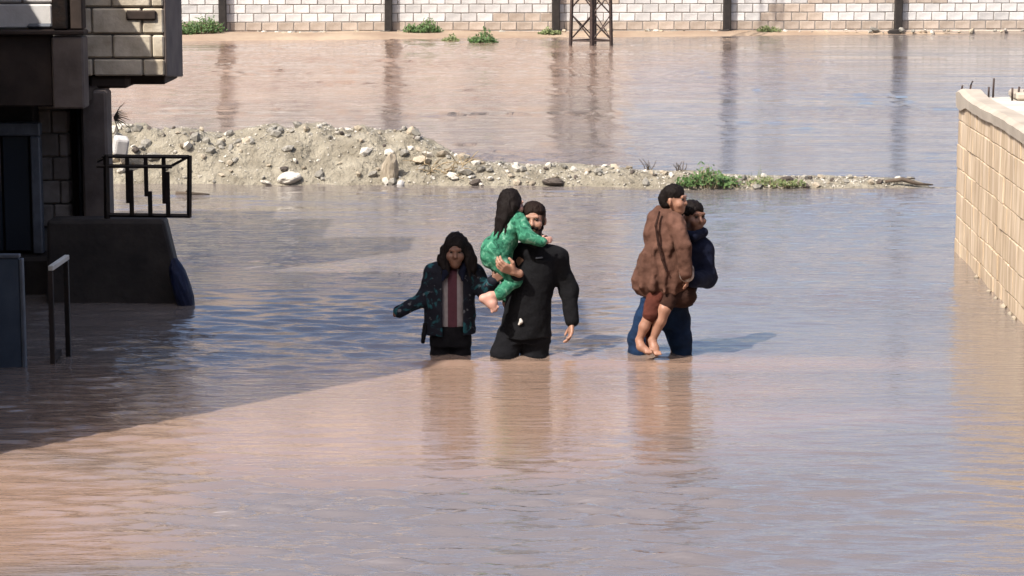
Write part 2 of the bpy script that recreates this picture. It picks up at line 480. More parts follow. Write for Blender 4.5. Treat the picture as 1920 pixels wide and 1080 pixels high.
# ------------------------------------------------------------------ far block wall
wall = root('block_wall', 'long white block perimeter wall with dark posts and tan stained blocks', 'wall', (-9.0, 64.2, 0), rz=WA)
BL, BH = .425, .231
variants = [block_mesh(BL-.022, .2, BH-.022, .012, .005, s) for s in range(4)]
vw = []; vt = []
for me in variants:
    a = me; a.materials.append(M['white_block']); vw.append(a)
    c = me.copy(); c.materials.clear(); c.materials.append(M['tan_block']); vt.append(c)
Z0 = .12
rb = random.Random(5)
def is_tan(i, r):
    x = i*BL
    p = float(vnoise(np.array([x*.55+2.0]), np.array([r*.7+3.0]), np.array([.5]))[0])
    if r == 0: return p > -.28
    if r == 1: return p > .10
    return p > .20
for r in range(5):
    off = (r % 2)*BL/2
    for i in range(-1, 57):
        x = i*BL + off
        if x < -.6 or x > 23.6: continue
        o = new_obj('block', rb.choice(vt if is_tan(i, r) else vw), wall)
        o.location = (x, rb.uniform(-.006, .006), Z0 + r*BH + .011)
mb = MB(); ub = MB()
for r in range(5, 11):
    off = (r % 2)*BL/2
    for i in range(-60, 110):
        x = i*BL+off; ub.box(x-BL/2+.011, x+BL/2-.011, -.1, .1, Z0+r*BH+.011, Z0+(r+1)*BH-.011)
for r in range(0, 5):
    off = (r % 2)*BL/2
    for i in list(range(-60, -2)) + list(range(57, 110)):
        x = i*BL+off; ub.box(x-BL/2+.011, x+BL/2-.011, -.1, .1, Z0+r*BH+.011, Z0+(r+1)*BH-.011)
u = ub.build('upper_blocks', M['white_block'], wall); tag(u, kind='stuff')
MB().box(-26, 47, -.085, .085, -.4, Z0+11*BH).build('mortar', M['mortar'], wall)
MB().box(-26, 47, -.16, .14, -.4, Z0-.02).build('footing', M['tan_block'], wall, bevel=.03)
st_meshes = [rock_mesh(100+s) for s in range(8)]
def stone_mesh_set(mat):
    res = []
    for me in st_meshes:
        c = me.copy(); c.materials.append(M[mat]); res.append(c)
    return res
STONES = {k: stone_mesh_set(k) for k in ('stone_pale', 'stone_tan', 'stone_grey', 'stone_dark')}
for i in range(90):
    o = new_obj('stone', rb.choice(STONES[rb.choice(['stone_pale', 'stone_tan', 'stone_tan', 'stone_grey', 'stone_grey'])]), wall)
    s = .03 + .085*rb.random()**2
    o.location = (rb.uniform(0, 23.4), rb.uniform(-.42, -.2), .09 + rb.uniform(-.05, .03)); o.scale = (s*rb.uniform(1, 2.2), s, s)
    o.rotation_euler = (rb.uniform(-.4, .4), rb.uniform(-.4, .4), rb.uniform(0, 6))

# dark posts
post_me = None
post_labels = [
    'dark square post rising from the large grass clump at the wall foot',
    'dark square post between two grass clumps at the white wall',
    'dark square post close beside the lattice pylon',
    'first dark post past the lattice pylon, on the side without grass',
    'second dark post past the lattice pylon, on the side without grass']
for i, (px, lb) in enumerate(zip((-7.68, -3.30, 1.18, 5.78, 10.42), post_labels)):
    p = root('wall_post', lb, 'post', (px, wall_y(px)-.24, 0), 'dark posts along the white wall', WA)
    lean = .03*math.sin(i*2.1)
    MB().hexa([(-.105, -.09, -.3), (.105, -.09, -.3), (.105, .09, -.3), (-.105, .09, -.3)],
              [(-.10+lean, -.08, 2.8), (.10+lean, -.08, 2.8), (.10+lean, .08, 2.8), (-.10+lean, .08, 2.8)]).build('shaft', M['dark_post'], p, bevel=.02)
    if i:
        MB().hexa([(-.34, -.16, -.2), (.06, -.16, -.2), (.06, .05, -.2), (-.34, .05, -.2)],
                  [(-.26, -.14, .10), (.06, -.14, .16), (.06, .05, .16), (-.26, .05, .10)]).build('foot', M['dark_post'], p, bevel=.03)

# lattice pylon
py_ = root('lattice_pylon', 'rusty steel lattice pylon standing in the water before the white wall', 'pylon', (1.98, 59.5, 0))
legs = [(-.54, -.25), (-.02, -.42), (.46, -.30), (.08, .42)]
TAP = .10; HP = 11.0
def leg_pt(k, z):
    x, y = legs[k]; f = 1 - TAP*z/HP*6/1.5 if False else 1 - .55*z/HP
    return (x*f, y*f, z)
for k in range(4):
    MB().tube([leg_pt(k, -.7), leg_pt(k, HP)], [.045 if k != 1 else .06, .03], 4).build('leg', M['rust_steel'], py_)
for k, k2 in ((0, 1), (1, 2), (2, 3), (3, 0)):
    z = .14
    while z < HP-.8:
        dz = .62 if k != 1 else .5
        a = MB().tube([leg_pt(k, z), leg_pt(k2, z+dz)], .018, 4); a.build('brace', M['rust_steel'], py_)
        a = MB().tube([leg_pt(k2, z), leg_pt(k, z+dz)], .018, 4); a.build('brace', M['rust_steel'], py_)
        z += dz*1.25
    MB().tube([leg_pt(k, .12), leg_pt(k2, .12)], .022, 4).build('brace', M['rust_steel'], py_)

# ------------------------------------------------------------------ tan apartment building behind the wall
apt = root('apartment_building', 'tan apartment building standing behind the white block wall', 'building', (-14, 74, .1))
HB = 12.6
MB().box(-22, 17.6, 0, 12, -.3, HB).build('wall', M['facade'], apt)
MB().box(-22.2, 17.8, -.2, 12.2, HB+.002, HB+.45).build('roof', M['facade2'], apt)
for fl in range(4):
    for j in range(13):
        x = -20.5 + j*3.0; z = 1.0 + fl*3.05
        w = MB().box(x, x+1.2, -.05, .06, z, z+1.35).build('window', M['frame_grey'], apt)
        MB().box(x+.07, x+1.13, -.07, -.052, z+.07, z+1.28).build('pane', M['glass'], w)
    MB().box(-22.1, 17.7, -.12, -.003, 3.0+fl*3.05, 3.2+fl*3.05).build('floor_band', M['facade2'], apt)

# ------------------------------------------------------------------ rubble mound and spit
def crest(x):
    xs = [-9, -5.2, -4.6, -3.4, -2.2, -1.7, -1.2, -.85, -.5, 0, 1.0, 2.0, 2.6, 3.4, 4.2, 4.75, 5.1]
    hs = [.45, .60, .58, .52, .60, .58, .50, .36, .20, .19, .17, .15, .10, .10, .09, .045, -.08]
    return np.interp(x, xs, hs)
def front(x):
    return np.interp(x, [-9, -4.7, -1.4, -.5, .6, 2.2, 3.0, 4.7], [28.2, 28.15, 28.05, 27.95, 27.95, 27.5, 27.62, 27.8])
def mound_h(X, Y):
    c = crest(X); f = front(X)
    wdt = .22 + c*1.25
    up = np.clip((Y-f)/wdt, -1.5, 1)
    back = np.clip((f+wdt*2.1+.25-Y)/(wdt*1.3), -1.5, 1)
    s = np.minimum(np.sin(np.clip(up, -1, 1)*math.pi/2), np.sin(np.clip(back, -1, 1)*math.pi/2))
    h = np.where(s > 0, s*c, s*.35)
    n = fbm(X*1.7, Y*1.7, .3, 5)*.18 + fbm(X*6, Y*6, 1.3, 3)*.11
    return h + n*np.clip(c*1.6+.05, .12, 1)*np.clip(s+.4, .1, 1)
mound = new_obj('rubble_mound', grid_mesh(np.arange(-9, 5.3, .05), np.arange(26.9, 31.2, .045), mound_h), None, M['rubble'])
tag(mound, kind='structure')
def mh(x, y): return float(mound_h(np.array([[x]]), np.array([[y]]))[0, 0])
rs_ = random.Random(21)
n = 0
while n < 250:
    x = rs_.uniform(-5.1, 4.7); y = float(front(x)) + rs_.uniform(-.04, .85) * (.3 + float(crest(x))*1.4)
    if x > .2 and rs_.random() < .45: continue
    h = mh(x, y)
    if h < .005: continue
    kind = rs_.choices(['stone_pale', 'stone_tan', 'stone_grey', 'stone_dark'], [3, 4, 4, 1])[0]
    o = new_obj('stone', rs_.choice(STONES[kind]), mound)
    s = .028 + .06*rs_.random()**2.2
    if x > -.3: s *= .8
    o.location = (x, y, h + s*.25); o.scale = (s*rs_.uniform(.9, 1.5), s, s)
    o.rotation_euler = (rs_.uniform(-.6, .6), rs_.uniform(-.6, .6), rs_.uniform(0, 6.28)); n += 1
# gravel
gv = MB()
for i in range(2600):
    x = rs_.uniform(-5.2, 4.7); y = float(front(x)) + rs_.uniform(0, .9) * (.3 + float(crest(x))*1.5)
    h = mh(x, y)
    if h < .004: continue
    s = rs_.uniform(.008, .022)
    pts = [(x+rs_.uniform(-s, s), y+rs_.uniform(-s, s), h+rs_.uniform(-.2, 1)*s*1.3) for _ in range(4)]
    gv.poly(pts, [(0, 1, 2), (0, 2, 3), (0, 3, 1), (1, 3, 2)])
g = gv.build('gravel', M['stone_pale'], mound); tag(g, kind='stuff')

def big_rock(name, label, loc, sc, rot, mat, seed, cat='rock', group=None, sub=2, amp=.25):
    bm = bmesh.new(); bmesh.ops.create_icosphere(bm, subdivisions=sub+1, radius=1)
    r = random.Random(seed); o_ = r.uniform(0, 20)
    for v in bm.verts:
        p = v.co
        q = np.array([p.x*1.3+o_]), np.array([p.y*1.3+o_]), np.array([p.z*1.3])
        k = 1 + amp*2*float(vnoise(*q)[0]) + amp*.6*float(vnoise(q[0]*3, q[1]*3, q[2]*3)[0])
        v.co = p*k
    me = bpy.data.meshes.new('rock'); bm.to_mesh(me); bm.free()
    o = new_obj(name, me, None, M[mat]); o.location = loc; o.scale = sc; o.rotation_euler = rot
    return tag(o, label, cat, group)
big_rock('concrete_stump', 'upright pale concrete stump against the rubble mound slope', (-1.42, 28.16, .13), (.10, .085, .25), (.22, .05, .2), 'stone_tan', 3, 'stump', amp=.42)
big_rock('rock', 'small round white stone at the waterline below the concrete stump', (-1.30, 27.95, .02), (.045, .045, .05), (0, 0, 0), 'white_block', 4, amp=.1)
wb = MB().box(-.085, .085, -.09, .09, -.1, .11).build('broken_block', M['white_block'], None, bevel=.03, seg=2)
wb.location = (-4.62, 28.25, .44); wb.rotation_euler = (.25, .12, .35)
tag(wb, 'white broken block on the mound beside the house corner', 'block')
big_rock('rock', 'large pale boulder at the waterline under the tallest part of the mound', (-2.62, 28.1, .07), (.13, .1, .08), (.1, -.3, .2), 'stone_pale', 6, amp=.25)
big_rock('rock', 'dark flat rock lying in the low gap of the rubble beside the waterline', (.5, 27.98, .04), (.13, .08, .05), (0, .1, .3), 'stone_dark', 8, amp=.25)
big_rock('rock', 'dark lump on the low spit beyond the green weeds', (3.2, 27.8, .09), (.09, .06, .045), (0, 0, .4), 'stone_dark', 9, amp=.25)
def stick(name, label, pts, radii, mat, cat, group=None, extra=()):
    base = Vector(pts[0]); m = MB()
    m.tube([Vector(p)-base for p in pts], radii, 6)
    for ps, rr in extra: m.tube([Vector(p)-base for p in ps], rr, 5)
    o = m.build(name, M[mat], None, smooth=True); o.location = base
    return tag(o, label, cat, group)
stick('driftwood', 'dark driftwood stick floating in the water beside the railing', [(-3.80, 27.0, .015), (-3.62, 26.97, .02), (-3.42, 26.99, .008)], [.03, .022, .008], 'dark_twig', 'driftwood',
      extra=[([(-3.7, 26.98, .02), (-3.66, 26.97, .075)], [.012, .004])])
stick('driftwood', 'dark forked branch lying at the tip of the spit', [(4.35, 27.85, .06), (4.55, 27.82, .09), (4.72, 27.8, .04), (4.9, 27.78, .03)], [.02, .03, .022, .008], 'dark_twig', 'driftwood',
      extra=[([(4.55, 27.82, .09), (4.7, 27.85, .1)], [.016, .006])])
for (x, y, hh, lb) in ((1.62, 28.35, .15, 'small tangle of dark twigs on the crest of the spit'), (1.98, 28.1, .13, 'dark dry stalks standing beside the leafy green weeds')):
    tg = root('twig_tangle', lb, 'twigs', (x, y, mh(x, y)))
    for i in range(9):
        a = Vector((rs_.uniform(-.05, .05), rs_.uniform(-.03, .03), -.03)); d = Vector((rs_.uniform(-.09, .09), rs_.uniform(-.04, .04), hh*rs_.uniform(.4, 1.1)))
        MB().tube([a, a+d*.55+Vector((rs_.uniform(-.02, .02), 0, 0)), a+d], [.007, .005, .003], 4).build('twig', M['dark_twig'], tg)
# dry brush on the mound's shoulder
br = root('dry_brush', 'dry pale brushwood twigs spilling down the shoulder of the rubble mound', 'brush', (-.75, 28.2, .2))
rt = random.Random(4)
for i in range(46):
    a = Vector((rt.uniform(-.35, .25), rt.uniform(-.15, .15), rt.uniform(-.12, .06)))
    d = Vector((rt.uniform(-.25, .3), rt.uniform(-.2, .1), rt.uniform(-.08, .22)))
    MB().tube([a, a+d*.5+Vector((0, 0, .02)), a+d], [.007, .006, .003], 4).build('twig', M['dry_twig'], br)

# ------------------------------------------------------------------ plants
def weeds(name, label, loc, rx, ry, h, count, leaf, mat='leaf', group=None, grassy=False, seed=0):
    r = random.Random(seed); rt_ = root(name, label, 'plant', loc, group)
    lm = MB(); sm = MB()
    for i in range(count):
        a = r.uniform(0, 6.28); q = math.sqrt(r.random())
        x = rx*q*math.cos(a); y = ry*q*math.sin(a)
        hh = h*(1-.55*q*q)*r.uniform(.35, 1.1)*(.7+.6*(.5+.5*math.sin(x*9/rx*.5+seed)))
        b = Vector((x, y, -.02)); tip = Vector((x+r.uniform(-.25, .25)*h, y+r.uniform(-.25, .25)*h, hh))
        if grassy:
            w = Vector((r.uniform(-1, 1), r.uniform(-.6, .6), 0)).normalized()*leaf
            mid = (b+tip)/2 + Vector((0, 0, .05*h))
            lm.poly([b-w, b+w, mid+w*.8, tip, mid-w*.8], [(0, 1, 2, 3, 4)])
        else:
            if i % 3 == 0: sm.tube([b, tip], [.004, .002], 3, False)
            for k in range(4):
                c = b.lerp(tip, r.uniform(.3, 1.05)) + Vector((r.uniform(-1, 1), r.uniform(-1, 1), r.uniform(-.4, .4)))*leaf*1.2
                n_ = Vector((r.uniform(-1, 1), r.uniform(-1.3, .3), r.uniform(.1, 1.2))).normalized()
                t = n_.orthogonal().normalized(); t.rotate(Matrix.Rotation(r.uniform(0, 6.28), 3, n_)); s = n_.cross(t)
                L = leaf*r.uniform(.7, 1.4)
                lm.poly([c-t*L, c+s*L*.5, c+t*L, c-s*L*.5], [(0, 1, 2, 3)])
    lm.build('foliage', M[mat], rt_)
    if sm.v: sm.build('stem', M['dry_twig'], rt_)
    return rt_
weeds('weed_clump', 'leafy green weeds growing on the low spit behind the brown-coated boy', (2.28, 27.62, .04), .36, .16, .20, 260, .022, group='weeds on the spit', seed=2)
weeds('weed_clump', 'low yellowish green weeds trailing along the spit', (3.05, 27.68, .04), .36, .10, .09, 200, .016, 'leaf_pale', group='weeds on the spit', seed=3)
weeds('weed_clump', 'tall thin stalks of grass on the spit beyond the leafy weeds', (2.85, 27.85, .06), .12, .06, .22, 14, .004, 'leaf_pale', grassy=True, seed=31)
def gz(x, y): return max(-.02, float(ground_h(np.array([[x]]), np.array([[y]]))[0, 0]))
for (x, y, rx, ry, h, nn, mt, lb, sd) in (
    (-8.45, 63.3, .85, .30, .44, 900, 'leaf', 'big bright green grass clump at the wall foot beside the house corner', 5),
    (-2.35, 63.75, .48, .22, .30, 420, 'leaf', 'mid-sized green clump growing right against the white wall', 6),
    (-.72, 60.6, .34, .20, .30, 300, 'leaf', 'round green clump standing in the shallow water before the wall', 7),
    (-1.55, 61.4, .22, .15, .16, 120, 'leaf_pale', 'small yellowish tuft beside the clump in the shallow water', 8),
    (1.0, 63.6, .3, .16, .14, 130, 'leaf_pale', 'low pale tuft at the foot of the wall beside the pylon', 9),
    (6.9, 64.7, .30, .12, .16, 120, 'leaf_pale', 'thin green tuft at the wall foot between two dark posts', 10)):
    weeds('grass_clump', lb, (x, y, gz(x, y)), rx, ry, h, nn, .032, mt, 'green clumps along the wall', seed=sd)

# ------------------------------------------------------------------ block house on the left (partly in view)
house = root('block_house', 'unfinished block house in shade with overhanging storeys above the flood', 'house', (-4.0, 20, 0))
def hb(name, mat, x0, x1, y0, y1, z0, z1, bevel=.01, parent=None):
    p = parent or house
    m = MB().box(x0+4.0, x1+4.0, y0-20, y1-20, z0, z1); return m.build(name, M[mat], p, bevel=bevel)
# body out of view
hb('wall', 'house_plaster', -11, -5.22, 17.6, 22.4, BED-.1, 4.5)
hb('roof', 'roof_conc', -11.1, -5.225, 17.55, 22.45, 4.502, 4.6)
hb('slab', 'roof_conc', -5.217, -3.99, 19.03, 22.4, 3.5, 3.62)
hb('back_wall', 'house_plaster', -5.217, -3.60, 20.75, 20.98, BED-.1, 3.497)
# overhanging storey with the sunlit block face
hb('upper_core', 'mortar', -3.66, -2.935, 20.235, 21.2, 1.80, 3.3)
bz = [(1.783, .145), (1.936, .195), (2.139, .215), (2.362, .205), (2.575, .21), (2.793, .21), (3.01, .21)]
xr = random.Random(9)
for r, (z, h) in enumerate(bz):
    cuts = [-3.66] + [c for c in ([-3.35, -3.02] if r % 2 else [-3.52, -3.10])] + [-2.915]
    for a, b_ in zip(cuts[:-1], cuts[1:]):
        hb('block', 'house_block', a+.006, b_-.006, 20.2+xr.uniform(-.006, .006), 20.42, z+.005, z+h-.003, .012)
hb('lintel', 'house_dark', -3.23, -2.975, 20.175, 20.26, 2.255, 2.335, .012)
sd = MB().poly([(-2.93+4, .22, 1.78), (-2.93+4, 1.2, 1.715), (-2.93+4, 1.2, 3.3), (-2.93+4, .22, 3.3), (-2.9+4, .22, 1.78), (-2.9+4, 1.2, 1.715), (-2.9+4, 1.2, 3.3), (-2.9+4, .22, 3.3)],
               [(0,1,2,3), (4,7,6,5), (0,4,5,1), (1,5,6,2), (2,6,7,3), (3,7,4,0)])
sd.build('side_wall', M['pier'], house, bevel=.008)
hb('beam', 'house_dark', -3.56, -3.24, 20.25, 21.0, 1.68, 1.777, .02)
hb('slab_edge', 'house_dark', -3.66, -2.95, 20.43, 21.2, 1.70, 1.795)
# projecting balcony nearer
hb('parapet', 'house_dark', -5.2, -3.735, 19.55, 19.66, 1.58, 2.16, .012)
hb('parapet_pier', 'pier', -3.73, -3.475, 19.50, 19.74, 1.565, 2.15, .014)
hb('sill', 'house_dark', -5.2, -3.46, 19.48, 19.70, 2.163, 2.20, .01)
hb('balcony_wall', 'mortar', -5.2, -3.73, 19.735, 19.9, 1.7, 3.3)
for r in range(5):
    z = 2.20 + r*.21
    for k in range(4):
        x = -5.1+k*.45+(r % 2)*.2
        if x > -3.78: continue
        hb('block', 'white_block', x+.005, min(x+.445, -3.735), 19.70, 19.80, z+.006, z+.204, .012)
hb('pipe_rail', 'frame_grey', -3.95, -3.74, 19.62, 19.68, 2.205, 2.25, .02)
hb('post', 'black_steel', -3.725, -3.60, 19.53, 19.66, 2.203, 2.52, .012)  # both posts: their shade is put into a dark material
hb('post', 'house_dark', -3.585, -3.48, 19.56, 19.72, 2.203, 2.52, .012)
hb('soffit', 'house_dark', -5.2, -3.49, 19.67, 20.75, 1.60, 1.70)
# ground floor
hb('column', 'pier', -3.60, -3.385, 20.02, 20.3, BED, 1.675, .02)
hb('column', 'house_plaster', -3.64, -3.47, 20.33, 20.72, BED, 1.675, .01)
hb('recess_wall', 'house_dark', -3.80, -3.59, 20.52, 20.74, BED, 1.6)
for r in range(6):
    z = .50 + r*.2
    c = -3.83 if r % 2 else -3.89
    hb('block', 'shaded_block', -4.0, c-.005, 20.22, 20.40, z+.005, z+.195, .012)
    hb('block', 'shaded_block', c+.005, -3.755, 20.22+xr.uniform(-.01, .01), 20.40, z+.005, z+.195, .012)
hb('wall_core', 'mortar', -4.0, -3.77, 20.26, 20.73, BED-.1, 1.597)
MB().tube([(.31, .42, .5), (.31, .42, 1.6)], .016, 8).build('pipe', M['frame_grey'], house, smooth=True)
MB().tube([(.35, .45, .5), (.35, .45, 1.6)], .010, 8).build('pipe', M['stone_pale'], house, smooth=True)
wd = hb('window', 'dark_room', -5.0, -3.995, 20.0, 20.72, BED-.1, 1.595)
hb('frame', 'frame_grey', -5.0, -3.92, 19.88, 19.995, 1.31, 1.42, .01, house)
hb('frame', 'frame_grey', -4.005, -3.925, 19.885, 19.99, .32, 1.307, .01, house)
for k in range(4):
    hb('pane', 'glass', -4.95+k*.235, -4.95+k*.235+.215, 19.94, 19.955, .34, 1.305, .004, house)
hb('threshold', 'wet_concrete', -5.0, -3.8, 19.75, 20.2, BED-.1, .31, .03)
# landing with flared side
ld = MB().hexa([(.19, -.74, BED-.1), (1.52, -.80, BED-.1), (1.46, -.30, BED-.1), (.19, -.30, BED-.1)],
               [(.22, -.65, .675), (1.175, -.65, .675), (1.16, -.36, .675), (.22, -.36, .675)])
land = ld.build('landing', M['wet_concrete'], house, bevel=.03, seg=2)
# railing
rail = root('metal_railing', 'black welded metal railing on the concrete landing', 'railing', (-3.0, 19.85, .675))
def rl(name, pts, w=.018):
    pts = [(p[0]+3.0, p[1]-19.85, p[2]-.675) for p in pts]
    MB().tube(pts, w*.72, 4).build(name, M['black_steel'], rail)
F_ = 19.45
rl('top_rail', [(-3.33, F_, 1.185), (-2.625, F_, 1.18)], .022)
rl('mid_rail', [(-3.38, F_, 1.105), (-2.765, F_, 1.10)], .022)
rl('bottom_rail', [(-3.30, F_, .705), (-2.625, F_, .695)], .024)
rl('post', [(-3.305, F_, .66), (-3.300, F_, 1.195)], .034)
rl('post', [(-2.635, F_, .685), (-2.622, F_, 1.19)], .028)
rl('brace', [(-2.78, F_+.02, 1.10), (-2.64, F_+.03, 1.175)], .016)
rl('brace', [(-3.38, F_+.02, 1.14), (-3.30, F_+.03, 1.18)], .020)
for k, (x, zl, zr) in enumerate(((-3.125, .80, 1.075), (-2.975, .855, .90), (-2.83, .795, 1.06))):
    y = F_ + .004*k
    def flat(x0, x1, z0, z1, dy=0):
        MB().box(x0+3.0, x1+3.0, y-19.85-.008+dy, y-19.85+.008+dy, z0-.675, z1-.675).build('bar', M['black_steel'], rail, bevel=.003)
    flat(x-.022, x+.012, zl, 1.19 if k != 1 else 1.19); flat(x+.008, x+.044, .70, zr, -.017)
# tarp / bag hugging the landing corner
tp = big_rock('tarp_bundle', 'dark blue tarpaulin bundle slumped against the landing corner', (-2.675, 19.20, .13), (.075, .09, .28), (0, -.28, .1), 'tarp', 14, 'tarpaulin', amp=.22)
# dry palm-like twigs
tw = root('dry_twigs', 'spiky dry twigs poking out beside the house column above the railing', 'twigs', (-3.39, 20.42, 1.42))
for i in range(11):
    a = math.radians(-75 + i*13); L = .09 + .07*rt.random()
    MB().tube([(0, 0, 0), (L*.6*math.cos(a), 0, L*.6*math.sin(a)+.012), (L*math.cos(a)+.01, -.01, L*math.sin(a))], [.006, .004, .002], 4).build('twig', M['dark_twig'], tw)

# gate panel and post nearer the camera
gp = root('sheet_gate', 'blue-grey sheet metal gate panel standing in the water by the house', 'gate', (-3.62, 16.5, 0))
MB().box(-.28, .20, -.02, .02, BED, .765).build('sheet', M['gate_blue'], gp, bevel=.006)
MB().box(-.28, .205, -.028, .03, .767, .795).build('top_edge', M['frame_grey'], gp, bevel=.005)
MB().box(.201, .226, -.03, .03, BED, .764).build('side_edge', M['frame_grey'], gp, bevel=.005)
gq = root('gate_post', 'dark open metal gate frame with pale top standing in the water by the landing', 'gate', (-3.19, 16.75, 0))
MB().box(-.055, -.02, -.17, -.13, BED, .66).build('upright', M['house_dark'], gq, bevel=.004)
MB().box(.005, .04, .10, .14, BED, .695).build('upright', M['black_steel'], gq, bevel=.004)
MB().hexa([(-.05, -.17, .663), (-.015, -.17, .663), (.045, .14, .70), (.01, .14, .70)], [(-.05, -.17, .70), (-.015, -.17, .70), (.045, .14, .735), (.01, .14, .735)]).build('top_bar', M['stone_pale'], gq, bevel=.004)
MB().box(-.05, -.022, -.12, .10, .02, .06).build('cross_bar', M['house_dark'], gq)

# taller neighbouring house outside the frame; it throws the shade on the water
nb = root('neighbour_house', 'tall plastered house at the water edge casting shade over the flood', 'house', (-6, 15, 0))
def nbx(name, mat, x0, x1, y0, y1, z0, z1, parent=None, bevel=0):
    return MB().box(x0+6, x1+6, y0-15, y1-15, z0, z1).build(name, M[mat], parent or nb, bevel=bevel)
NX, NY, NH = -3.32, 13.36, 6.6
nbx('wall', 'house_block', -11, NX, NY, 15.0, BED-.1, NH)
nbx('wall', 'house_block', -11, -3.95, 15.0, 16.6, BED-.1, NH)
nbx('roof', 'roof_conc', -11, NX-.01, NY+.01, 14.99, NH+.003, NH+.05)
for z in (1.2, 4.2):
    for x in (-5.2, -7.6):
        w = nbx('window', 'frame_grey', x, x+1.1, NY-.05, NY+.05, z, z+1.3)
        nbx('pane', 'glass', x+.06, x+1.04, NY-.07, NY-.052, z+.06, z+1.24, w)

rh = root('sky_blocker_house', 'unseen plain house added behind the camera to cut sky light', 'house', (0, -6, 0))  # never in view; added to weaken sky fill on the shaded fronts
MB().box(-13, 11, -4, 4.3, BED-.1, 11).build('wall', M['house_plaster'], rh)
MB().box(-13.2, 11.2, -4.2, 4.45, 11.003, 11.3).build('roof', M['roof_conc'], rh)
for fl in range(3):
    for x in (-9.5, -5.5, 4.5, 8):
        w = MB().box(x, x+1.2, 4.25, 4.36, 1.0+fl*3.1, 2.4+fl*3.1).build('window', M['frame_grey'], rh)
        MB().box(x+.07, x+1.13, 4.362, 4.38, 1.07+fl*3.1, 2.33+fl*3.1).build('pane', M['glass'], w)

# ------------------------------------------------------------------ unfinished block building on the right
RX0, RY0 = 4.17, 22.42
RA = math.atan2(4.17-3.94, 22.41-18.22)     # the wall leans towards the camera axis
rw = root('unfinished_building', 'low unfinished block building with flat concrete roof and rebar stubs', 'building', (RX0, RY0, 0), rz=-RA)
# local: wall face is at x = 0, running along -y
RL, RH_ = .42, .222
rvar = []
for s in range(5):
    me = block_mesh(.16, RL-.006, RH_-.005, .006, .004, 50+s); me.materials.append(M['slurry_block']); rvar.append(me)
rr = random.Random(13)
ZR = -.1
for r in range(7):
    off = (r % 2)*RL/2
    for i in range(0, 23):
        y = -.02 - RL/2 - i*RL - off + (.0 if off == 0 else 0)
        o = new_obj('block', rr.choice(rvar), rw); o.location = (.08+rr.uniform(-.006, .006), y, ZR + r*RH_ + .005)
    if off:
        o = new_obj('block', rr.choice(rvar), rw); o.location = (.08, -.02-RL*.25, ZR+r*RH_+.005); o.scale = (1, .5, 1)
MB().box(.012, .17, -9.8, -.03, BED-.1, ZR+7*RH_-.006).build('wall_core', M['slurry_block'], rw)
MB().box(.18, 3.6, -.2, -.02, BED-.1, 1.44).build('end_wall', M['slurry_block'], rw)
# cast rim with uneven edge and the roof slab behind it
cv = []; cf = []
ys = np.linspace(.01, -9.8, 90)
for k, y in enumerate(ys):
    nzz = .006*math.sin(k*1.31)*math.sin(k*.37)+.008*math.sin(k*.27+1); end = .03*math.exp(-((y+.25)/.25)**2)
    top = 1.505+nzz*.5+end; bot = 1.452 - .06 + nzz*.7 - .06*math.exp(-((y+.2)/.3)**2)
    cv += [(-.022+nzz*.3, y, bot), (-.028+nzz*.3, y, top-.03), (.02, y, top), (.17, y, top-.005), (.20, y, top-.05), (.20, y, bot)]
for k in range(89):
    for j in range(6):
        a = k*6+j; b_ = k*6+(j+1) % 6; cf.append((a, b_, b_+6, a+6))
cf.append(tuple(range(5, -1, -1))); cf.append(tuple(range(89*6, 90*6)))
MB().poly(cv, cf).build('coping', M['coping'], rw, smooth=False)
MB().box(.201, 3.6, -9.8, -.01, 1.36, 1.452).build('roof_slab', M['roof_conc'], rw, bevel=.01)
MB().box(.45, 3.6, -.55, -.05, 1.455, 1.53).build('roof_kerb', M['coping'], rw, bevel=.02)
def rebar(x, y, z, L, tx=0, ty=0, r=.010):
    MB().tube([(x, y, z-.08), (x+tx*L*.5, y+ty*L*.5, z+L*.5), (x+tx*L*1.05, y+ty*L*1.05, z+L)], r, 6).build('rebar', M['rust_steel'], rw, smooth=True)
for (x, y, z, L, tx, ty) in ((.02, -.05, 1.50, .06, .1, 0), (.09, -.05, 1.52, .08, .35, 0), (.26, -.12, 1.46, .09, 0, 0), (.30, -.12, 1.46, .17, .03, 0),
                             (.42, -.5, 1.45, .12, 0, 0), (.47, -.5, 1.45, .13, .08, 0), (.54, -.5, 1.45, .10, -.1, 0), (.64, -.75, 1.45, .26, 0, 0), (.70, -.75, 1.45, .30, .12, 0),
                             (.58, -1.9, 1.45, .16, 0, 0), (.62, -1.0, 1.45, .22, .05, 0)):
    rebar(x, y, z, L, tx, ty)
for i in range(7):
    o = new_obj('stone', rr.choice(STONES['stone_tan']), rw); s = rr.uniform(.02, .05)
    o.location = (-.03, -rr.uniform(.3, 4.2), .0); o.scale = (s*.6, s, s)

# ------------------------------------------------------------------ people (smooth-blended distance fields, one surface each)
PX = .0038; PZ = .003845
def Q(u, v, d=0.0):
    """measured position (u across, v down in photo units, d metres away) -> metres from the waders' line at water level"""
    return np.array([(u-960)*PX, d, (668-v)*PZ - .154*d])

